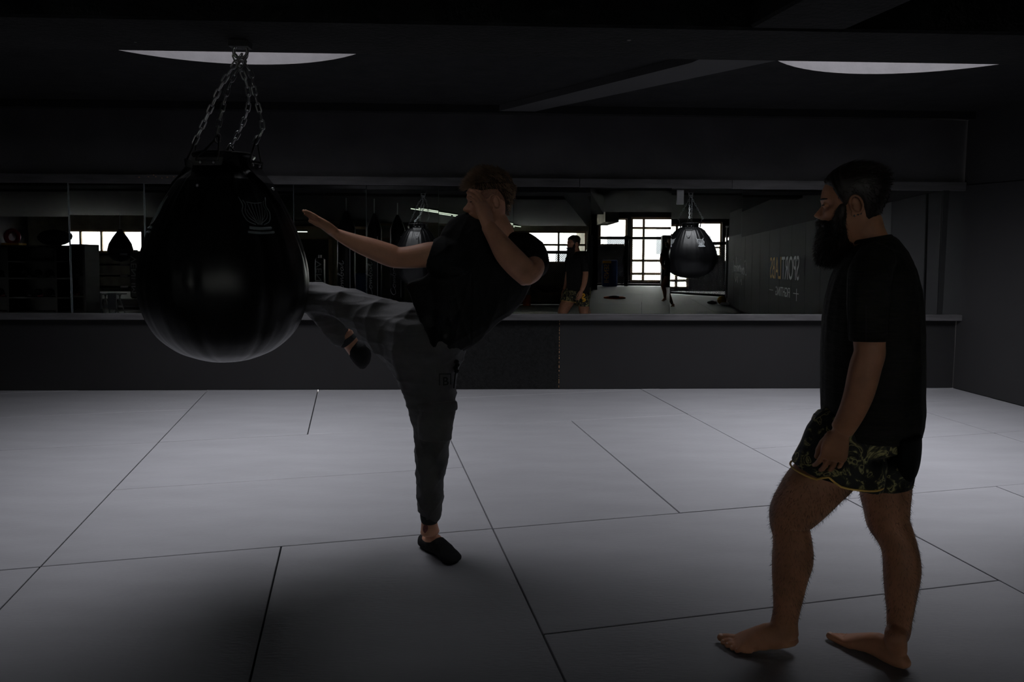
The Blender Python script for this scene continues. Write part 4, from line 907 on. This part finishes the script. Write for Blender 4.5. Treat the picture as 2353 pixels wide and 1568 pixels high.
strands(list(R_), list(D_), list((.008+.020*low)*rng.uniform(.5,1.3,len(ix))), .0009, 'beard_strands', M['hair_dark'], BEARD)
eb = MB()
for sg in (-1,1): chain_limb(eb, [HC.pt(rad(sg*a), .592+.012*math.sin(rad(a*3)), -.0005) for a in (10,20,32,42)], [.0022,.0032,.003,.0018], 8); chain_limb(eb, [HC.w(V(.0745,sg*.031,.0062) + V(math.cos(p_), sg*math.sin(p_), 0)*.0128) for p_ in (-.7,-.2,.4,1.0)], [.0012,.0022,.0024,.0014], 6)
eb.build('eyebrows', M['hair_dark'], HAIRC, smooth=True)
MB().torus(HC.w(V(.1015,0,(.352-.5)*.25)), .006*1.0, .0013, 16, 6, HC.f, HC.l).build('nose_ring', M['silver'], coach, smooth=True)
for i, dx in enumerate((.006,-.004,-.012)):
    e_ = HC.w(V(-.012+dx, .083, (.36+i*.012-.5)*.25)); MB().ellipsoid(e_, (.0034,.0034,.0040), 10, 6).build('ear_stud', M['silver'], coach, smooth=True)
# fine leg and forearm hair
cp_ = np.array([v.co[:] for v in COACH.data.vertices]); cn_ = np.array([v.normal[:] for v in COACH.data.vertices])
msk = np.where((cp_[:,2] > .12) & (cp_[:,2] < .66))[0]; ix = rng.choice(msk, 6500)
D_ = cn_[ix]*.75 + V(0,0,-.8) + rng.normal(size=(len(ix),3))*.3
strands(list(cp_[ix]-cn_[ix]*.001), list(D_), list(rng.uniform(.008,.019,len(ix))), .00035, 'leg_hair', M['hair_dark'], COACH)
# ------------------------------------------------------------------ the kicking man
KC = V(-.2, 3.2); FK = Fig(KC, (0,-1))
kick = empty('person', (-.24,3.2,0)); tag(kick, 'young man in black t-shirt and grey joggers driving his knee into the big bag', 'person', 'people training in the gym')
sk = MB()
armR = [(1050,575,1070,625,.02),(1015,562,1032,618,.03),(984,557,1003,613,.03),(950,564,952,617,.03),(917,568,917,617,.03),(899,561,893,613,.03),(862,549,852,596,.03),(830,541,823,582,.03),(800,533,796,566,.03),(778,526,771,550,.03)]
FK.limb(sk, armR, .95, cap=.4)
wr = FK.pt(772,537,.03); hd = nz(FK.pt(702,486,.03) - wr)
hand(sk, wr, hd, V(-.50,-.42,-.72), V(0.05,-.9,.42), 1.0, (4,3,3,2), 1.0, (1.0,.10,.30), thumb_curl=4)
chain_limb(sk, [FK.pt(1195,578,.02), FK.pt(1216,590,.10), FK.pt(1226,606,.19), FK.pt(1222,624,.27), FK.pt(1212,634,.30)], [.064,.058,.050,.045,.040], 18)
foreL = [(1196,654,1238,618,.29),(1172,634,1210,588,.28),(1143,601,1184,562,.25),(1122,559,1158,535,.21),(1106,526,1136,513,.17)]
FK.limb(sk, foreL, .85, cap=.5)
wl_ = FK.pt(1122,521,.17); hd = nz(FK.pt(1100,448,.16) - wl_)
hand(sk, wl_, hd, V(-.80,.55,-.25), V(.55,.80,.2), 1.10, (15,16,17,18), 0.6, (.85,.30,.35), lens=(.074,.084,.078,.062))
FK.limb(sk, [(1110,575,1196,575,0,.075),(1118,548,1186,548,0,.062),(1116,520,1174,520,0,.056),(1120,492,1160,492,0,.045),(1125,470,1145,470,0,.03)], 1, cap=.3)
fk = nz(V(-.97,-.22,-.04)); HK = Head(FK.pt(1123,467,0), fk, V(0,0,1) + V(.06,0,0), 1.04, .25); HK.build(sk)
FK.limb(sk, [(1110,560,1190,560,0,.065),(1045,585,1210,590,0,.085),(1040,622,1185,655,0,.09),(1020,655,1150,695,0,.09),(995,685,1112,738,0,.085),(965,715,1075,785,0,.085),(955,740,1030,820,0,.085)], 1, cap=.2)
FK.limb(sk, [(962,745,1035,815,0),(950,800,1035,830,0),(945,880,1030,888,0),(960,1000,1024,1000,0),(966,1080,1014,1080,0),(968,1150,1010,1155,0)], .9, cap=.3)
FK.limb(sk, [(985,735,995,815,-.01),(930,708,925,800,-.04),(860,692,848,756,-.08),(790,676,774,722,-.10),(725,668,712,708,-.12),(706,684,716,704,-.14)], .85, cap=.4)
FK.limb(sk, [(700,704,728,688,-.145),(722,732,754,706,-.165),(748,756,780,732,-.185),(772,780,805,754,-.20)], .9, cap=.4)
# standing ankle and the other ankle
FK.limb(sk, [(962,1130,1014,1140,.0),(967,1180,1008,1184,.0),(968,1200,1005,1203,.0),(966,1220,1010,1226,.0)], 1, cap=.4)
FK.limb(sk, [(772,780,805,752,-.20),(786,793,818,775,-.21),(795,804,828,791,-.214),(803,816,834,802,-.218)], 1, cap=.3)
hk_ = fl(966,1254); tk_ = fl(1054,1296); fdk = nz(tk_ - hk_)
inn_k = np.cross(V(0,0,1), fdk); inn_k = -inn_k if inn_k[0] > 0 else inn_k        # big toe on the left of the picture
foot(sk, V(hk_[0],hk_[1],.003), fdk, V(0,0,1), inn_k, .255, False)
KB = remeshed(sk, .0028, 4, 'body', M['skin_pale'], kick)
# socks
so = MB(); foot(so, V(hk_[0],hk_[1],.0) - fdk*.004, fdk, V(0,0,1), inn_k, .262, False)
def cut_sock(o, hz, dirv, a0): pass
SO = MB()
def sock_mesh(heel, fd, up_, inn, L_, m_, parent):
    """an ankle sock: foot shell open at the top, rim dipping below the ankle bone"""
    fd, up_, inn = nz(fd), nz(up_), nz(inn); rings = []; n = 28
    for (x, hw, zb, zt) in ((-.004,.010,.014,.042),(.010,.026,.002,.060),(.040,.0345,-.001,.066),(.075,.0365,-.001,.058),(.105,.0375,.001,.066),(.130,.039,.003,.078),(.15,.041,.002,.070),(.175,.0455,0,.058),(.20,.049,0,.046),(.225,.048,0,.038),(.245,.043,.001,.032),(.258,.033,.004,.026),(.265,.016,.009,.020)):
        c = np.array(heel) + fd*x*L_/.265 + up_*(zb+zt)/2; hz_ = (zt-zb)/2
        rings.append([c + inn*(hw*np.sign(math.cos(a))*abs(math.cos(a))**.8 + (.006 if x > .18 else 0)) + up_*hz_*np.sign(math.sin(a))*abs(math.sin(a))**.8 for a in [2*PI*j/n for j in range(n)]])
    b = MB().loft(rings); o = remeshed(b, .004, 2, 'sock', m_, parent, noise_fold(31, .0008, 60, (1,1,1))); return o
SK = sock_mesh(V(hk_[0],hk_[1],.001), fdk, V(0,0,1), inn_k, .268, M['sock'], kick); SK['label'] = 'black low-cut ankle sock'
so2 = MB(); FK.limb(so2, [(797,804,833,789,-.213,.043),(801,813,846,797,-.218,.050),(807,826,852,808,-.225,.049),(815,839,849,822,-.235,.041),(824,847,842,836,-.245,.024)], 1, cap=.5)
remeshed(so2, .004, 3, 'sock', M['sock'], kick, noise_fold(33, .001, 50, (1,1,1)))
# joggers
pn_ = MB()
FK.limb(pn_, [(906,676,1046,806,0,.125),(892,712,1054,838,0,.135),(893,760,1056,858,0,.140),(902,822,1054,872,0,.125),(920,880,1050,895,.0,.105),(938,935,1048,935,.0,.095),(949,990,1040,990,.0,.088),(952,1040,1031,1040,.0,.082),(953,1085,1026,1085,.0,.076),(955,1120,1021,1125,.0,.070),(958,1150,1018,1158,.0,.066),(964,1176,1015,1180,.0,.052),(967,1190,1009,1192,.0,.045)], 1, cap=.1)
FK.limb(pn_, [(985,715,1000,850,-.01,.10),(935,694,948,852,-.035,.12),(896,686,882,818,-.06,.118),(855,674,835,772,-.08,.105),(800,662,778,736,-.10,.093),(752,653,728,722,-.115,.086),(712,648,694,720,-.125,.080),(694,662,680,708,-.13,.062)], 1, cap=.6)
FK.limb(pn_, [(690,698,742,668,-.15,.070),(708,728,762,690,-.165,.072),(736,756,788,724,-.185,.066),(762,782,806,754,-.20,.056),(776,791,814,768,-.205,.045)], 1, cap=.2)
f1 = noise_fold(41, .0095, 25, (.15,.5,1.0)); f2 = noise_fold(43, .0085, 24, (.8,.5,1))
kneez = 1.0
def jog_fold(P, N):
    low = np.clip((.72-P[:,2])/.3,0,1); return f1(P,N)*(1-low)*.9 + f2(P,N)*low*1.1
JG = remeshed(pn_, .006, 14, 'joggers', M['jogger'], kick, jog_fold); JG['label'] = 'charcoal cargo jogger trousers with elastic cuffs'
cf_ = MB(); FK.limb(cf_, [(965,1180,1010,1184,.0,.044),(966,1190,1008,1193,.0,.0435),(968,1199,1005,1202,.0,.040)], 1, cap=.05); remeshed(cf_, .004, 2, 'cuff', M['jogger_cuff'], JG)
cf_ = MB(); FK.limb(cf_, [(776,788,812,765,-.205,.044),(784,797,822,776,-.21,.042)], 1, cap=.1); remeshed(cf_, .004, 2, 'cuff', M['jogger_cuff'], JG)
pk = MB(); FK.limb(pk, [(960,925,1050,932,.055,.055),(958,960,1043,975,.06,.055),(962,1000,1036,1016,.05,.045)], 1, cap=.15); remeshed(pk, .006, 4, 'cargo_pocket', M['jogger'], JG, noise_fold(47, .004, 25, (.4,.4,1)))
pk = MB(); FK.limb(pk, [(958,922,1050,928,.055,.060),(957,932,1052,937,.057,.062),(958,940,1051,945,.058,.060)], 1, cap=.1); remeshed(pk, .005, 3, 'pocket_flap', M['jogger'], JG)
ds = MB()
for k in range(4): ds.ellipsoid(FK.pt(1049+2*math.sin(k*2.1),832+7*k,.07), (.011,.010,.010), 10, 8)
ds.tube([FK.pt(1050,842,.07), FK.pt(1046,862,.10), FK.pt(1043,893,.11)], .003, 6); ds.build('drawstring', M['tee_black'], JG, smooth=True)
place_text('B', FK.pt(1018,886,.125), V(1,.25,0), V(0,0,1), .024, .036, 'printed_logo', M['tee_black'], JG, .003)
pr = MB()
pr.tube([FK.pt(1010,886,.127), FK.pt(1010,860,.13), FK.pt(1036,860,.118), FK.pt(1036,884,.115)], .0025, 4); pr.build('printed_logo', M['tee_black'], JG)
# tattoo on the ankle
MB().ellipsoid(FK.pt(978,1216,.036), (.013,.004,.021), 12, 8).build('tattoo', mat('tattoo_ink', (.16,.045,.05), .6, var=.5, vscale=120), KB, smooth=True)
# t-shirt
tb = MB()
FK.limb(tb, [(1112,552,1188,546,0,.068),(1070,556,1210,556,0,.085),(1015,562,1232,575,0,.105),(996,588,1236,605,0,.118),(990,622,1220,645,0,.124),(978,645,1185,688,0,.124),(968,660,1148,728,0,.120),(936,672,1108,772,0,.130),(914,672,1074,802,0,.142),(902,668,1056,820,0,.152)], 1, cap=.05)
FK.limb(tb, [(1060,548,1090,665,.02,.10),(1022,545,1050,655,.03,.098),(992,545,1018,632,.03,.088),(972,551,1003,616,.03,.074)], 1, cap=.04)
chain_limb(tb, [FK.pt(1180,575,.0), FK.pt(1206,578,.05), FK.pt(1220,592,.12), FK.pt(1227,606,.18)], [.085,.084,.078,.070], 20)
f3 = noise_fold(51, .006, 19, (1,.5,.6))
TK = remeshed(tb, .006, 4, 'tshirt', M['tee_black'], kick, lambda P, N: f3(P,N)*np.where(P[:,0] < -.05, 1.4, .8)); TK['label'] = 'plain black short-sleeved t-shirt'
q0, q1 = FK.pt(1114,556,0), FK.pt(1188,545,0); MB().torus((q0+q1)/2, np.linalg.norm(q1-q0)/2, .007, 40, 8, nz(q1-q0), V(0,-1,0), .92).build('collar_band', M['tee_black'], TK, smooth=True)
# hair
def hl_k(a):
    a = a*180/PI; return float(np.interp(a, [0,30,50,62,80,100,125,150,180], [.74,.74,.72,.70,.72,.72,.52,.26,.24]))
def th_k(th, t):
    a = abs(math.atan2(math.sin(th), math.cos(th)))*180/PI; return float(np.interp(t, [.25,.5,.72,.85,1.0], [.005,.008,.010,.016,.020]))
HRK = hair_cap(HK, hl_k, th_k, 'hair', M['hair_brown_deep'], kick, wob=.004)
hair_strands(HK, hl_k, th_k, 4200, lambda th,t: .018+.022*max(0,t-.7)/.3, lambda th,t: V(.9 if t > .8 else -.5, .15*math.sin(5*th), .25 if t > .8 else -1.0), .0015, 'hair_strands', M['hair_brown'], HRK, .32)
ek = MB()
for sg in (-1,1): chain_limb(ek, [HK.w(V(.0745,sg*.031,.0062) + V(math.cos(p_), sg*math.sin(p_), 0)*.0128) for p_ in (-.7,-.2,.4,1.0)], [.0012,.0020,.0022,.0014], 6); chain_limb(ek, [HK.pt(rad(sg*a), .592+.012*math.sin(rad(a*3)), -.0005) for a in (10,20,32,42)], [.0018,.0026,.0024,.0016], 8)
ek.build('eyebrows', M['hair_brown_deep'], HRK, smooth=True)
# fringe standing forward over the brow
R_, D_, LL = [], [], []
for i in range(900):
    th = rng.uniform(-.75,.75); t = rng.uniform(.74,.93); R_.append(HK.pt(th, t, th_k(th,t)-.003)); D_.append(nz(HK.f*1.0 + HK.u*rng.uniform(-.35,.5) + HK.l*math.sin(th)*.5 + rng.normal(size=3)*.2)); LL.append(rng.uniform(.02,.045))
strands(R_, D_, LL, .0015, 'fringe', M['hair_brown'], HRK)
sd = [] ; fade = hair_cap(HK, lambda a: float(np.interp(a*180/PI, [0,45,60,75,90,110,140,180], [.99,.99,.60,.50,.57,.5,.4,.3])) , lambda th,t: .0012, 'hair_fade', mat('hair_fade', (.27,.13,.085), .8, var=.3, vscale=200), HRK, wob=0)
# ------------------------------------------------------------------ third person, far behind the straight bag
sk = MB(); O3 = V(4.62,-6.2,0)
p3 = empty('person', tuple(O3)); tag(p3, 'barefoot person in black shorts stepping on the mats behind the straight hanging bag', 'person', 'people training in the gym')
q = lambda x, y, z: O3 + V(x, y, z)
chain_limb(sk, [q(-.02,.05,.92), q(-.12,.12,.62), q(-.20,.10,.46), q(-.13,-.06,.28), q(-.10,-.12,.10)], [.088,.078,.058,.056,.038], 16); foot(sk, q(-.06,-.17,.03), V(-.5,.75,-.1), V(0,0,1), V(.7,.5,0), .25)
chain_limb(sk, [q(.04,-.05,.92), q(.12,.0,.68), q(.18,.06,.50), q(.28,.02,.28), q(.36,-.02,.10)], [.088,.078,.058,.056,.038], 16); foot(sk, q(.42,-.05,.01), V(-.35,.9,0), V(0,0,1), V(-.8,-.3,0), .25)
chain_limb(sk, [q(0,0,.9), q(.0,0,1.1), q(.0,.02,1.32), q(.0,.02,1.46)], [.14,.13,.15,.08], 18); chain_limb(sk, [q(.0,.02,1.45), q(-.01,.04,1.55)], [.058,.055], 14)
Head(q(-.02,.06,1.66), V(-.4,.9,0), V(0,0,1), 1.0, .24).build(sk)
chain_limb(sk, [q(-.18,.02,1.40), q(-.27,.08,1.15), q(-.25,.24,.98)], [.052,.042,.032], 14); hand(sk, q(-.25,.25,.97), V(.1,.8,-.3), V(0,-.3,-.9), V(1,0,0), 1.0, (50,55,55,50))
chain_limb(sk, [q(.18,.02,1.40), q(.10,.24,1.28), q(-.12,.30,1.48)], [.052,.042,.032], 14); hand(sk, q(-.13,.31,1.50), V(-.4,.2,.9), V(-.5,-.8,0), V(.8,-.4,.2), 1.0, (30,30,30,30))
B3 = remeshed(sk, .006, 4, 'body', M['skin_tan'], p3)
bm = bmesh.new(); bm.from_mesh(B3.data); bm.verts.ensure_lookup_table(); seen = set(); isl = []
for v0 in bm.verts:
    if v0.index in seen: continue
    st_ = [v0]; seen.add(v0.index); comp = []
    while st_:
        v = st_.pop(); comp.append(v)
        for e_ in v.link_edges:
            w_ = e_.other_vert(v)
            if w_.index not in seen: seen.add(w_.index); st_.append(w_)
    isl.append(comp)
isl.sort(key=len)
for comp in isl[:-1]: bmesh.ops.delete(bm, geom=comp, context='VERTS')
bm.to_mesh(B3.data); bm.free()
tb = MB(); chain_limb(tb, [q(0,0,.98), q(.0,0,1.12), q(.0,.02,1.32), q(.0,.02,1.45)], [.165,.155,.18,.10], 18); chain_limb(tb, [q(-.12,.02,1.42), q(-.22,.05,1.28)], [.08,.07], 14); chain_limb(tb, [q(.12,.02,1.42), q(.17,.12,1.33)], [.08,.07], 14)
remeshed(tb, .012, 3, 'tshirt', M['tee_black'], p3); tb = MB(); chain_limb(tb, [q(0,0,1.02), q(0,0,.9)], [.165,.165], 18)
chain_limb(tb, [q(-.02,.05,.92), q(-.08,.09,.74)], [.115,.112], 16); chain_limb(tb, [q(.04,-.05,.92), q(.09,-.02,.78)], [.115,.112], 16); remeshed(tb, .012, 3, 'shorts', M['tee_black'], p3)
H3 = Head(q(-.02,.06,1.66), V(-.4,.9,0), V(0,0,1), 1.0, .24); hair_cap(H3, hl_coach, th_coach, 'hair', M['hair_dark'], p3)
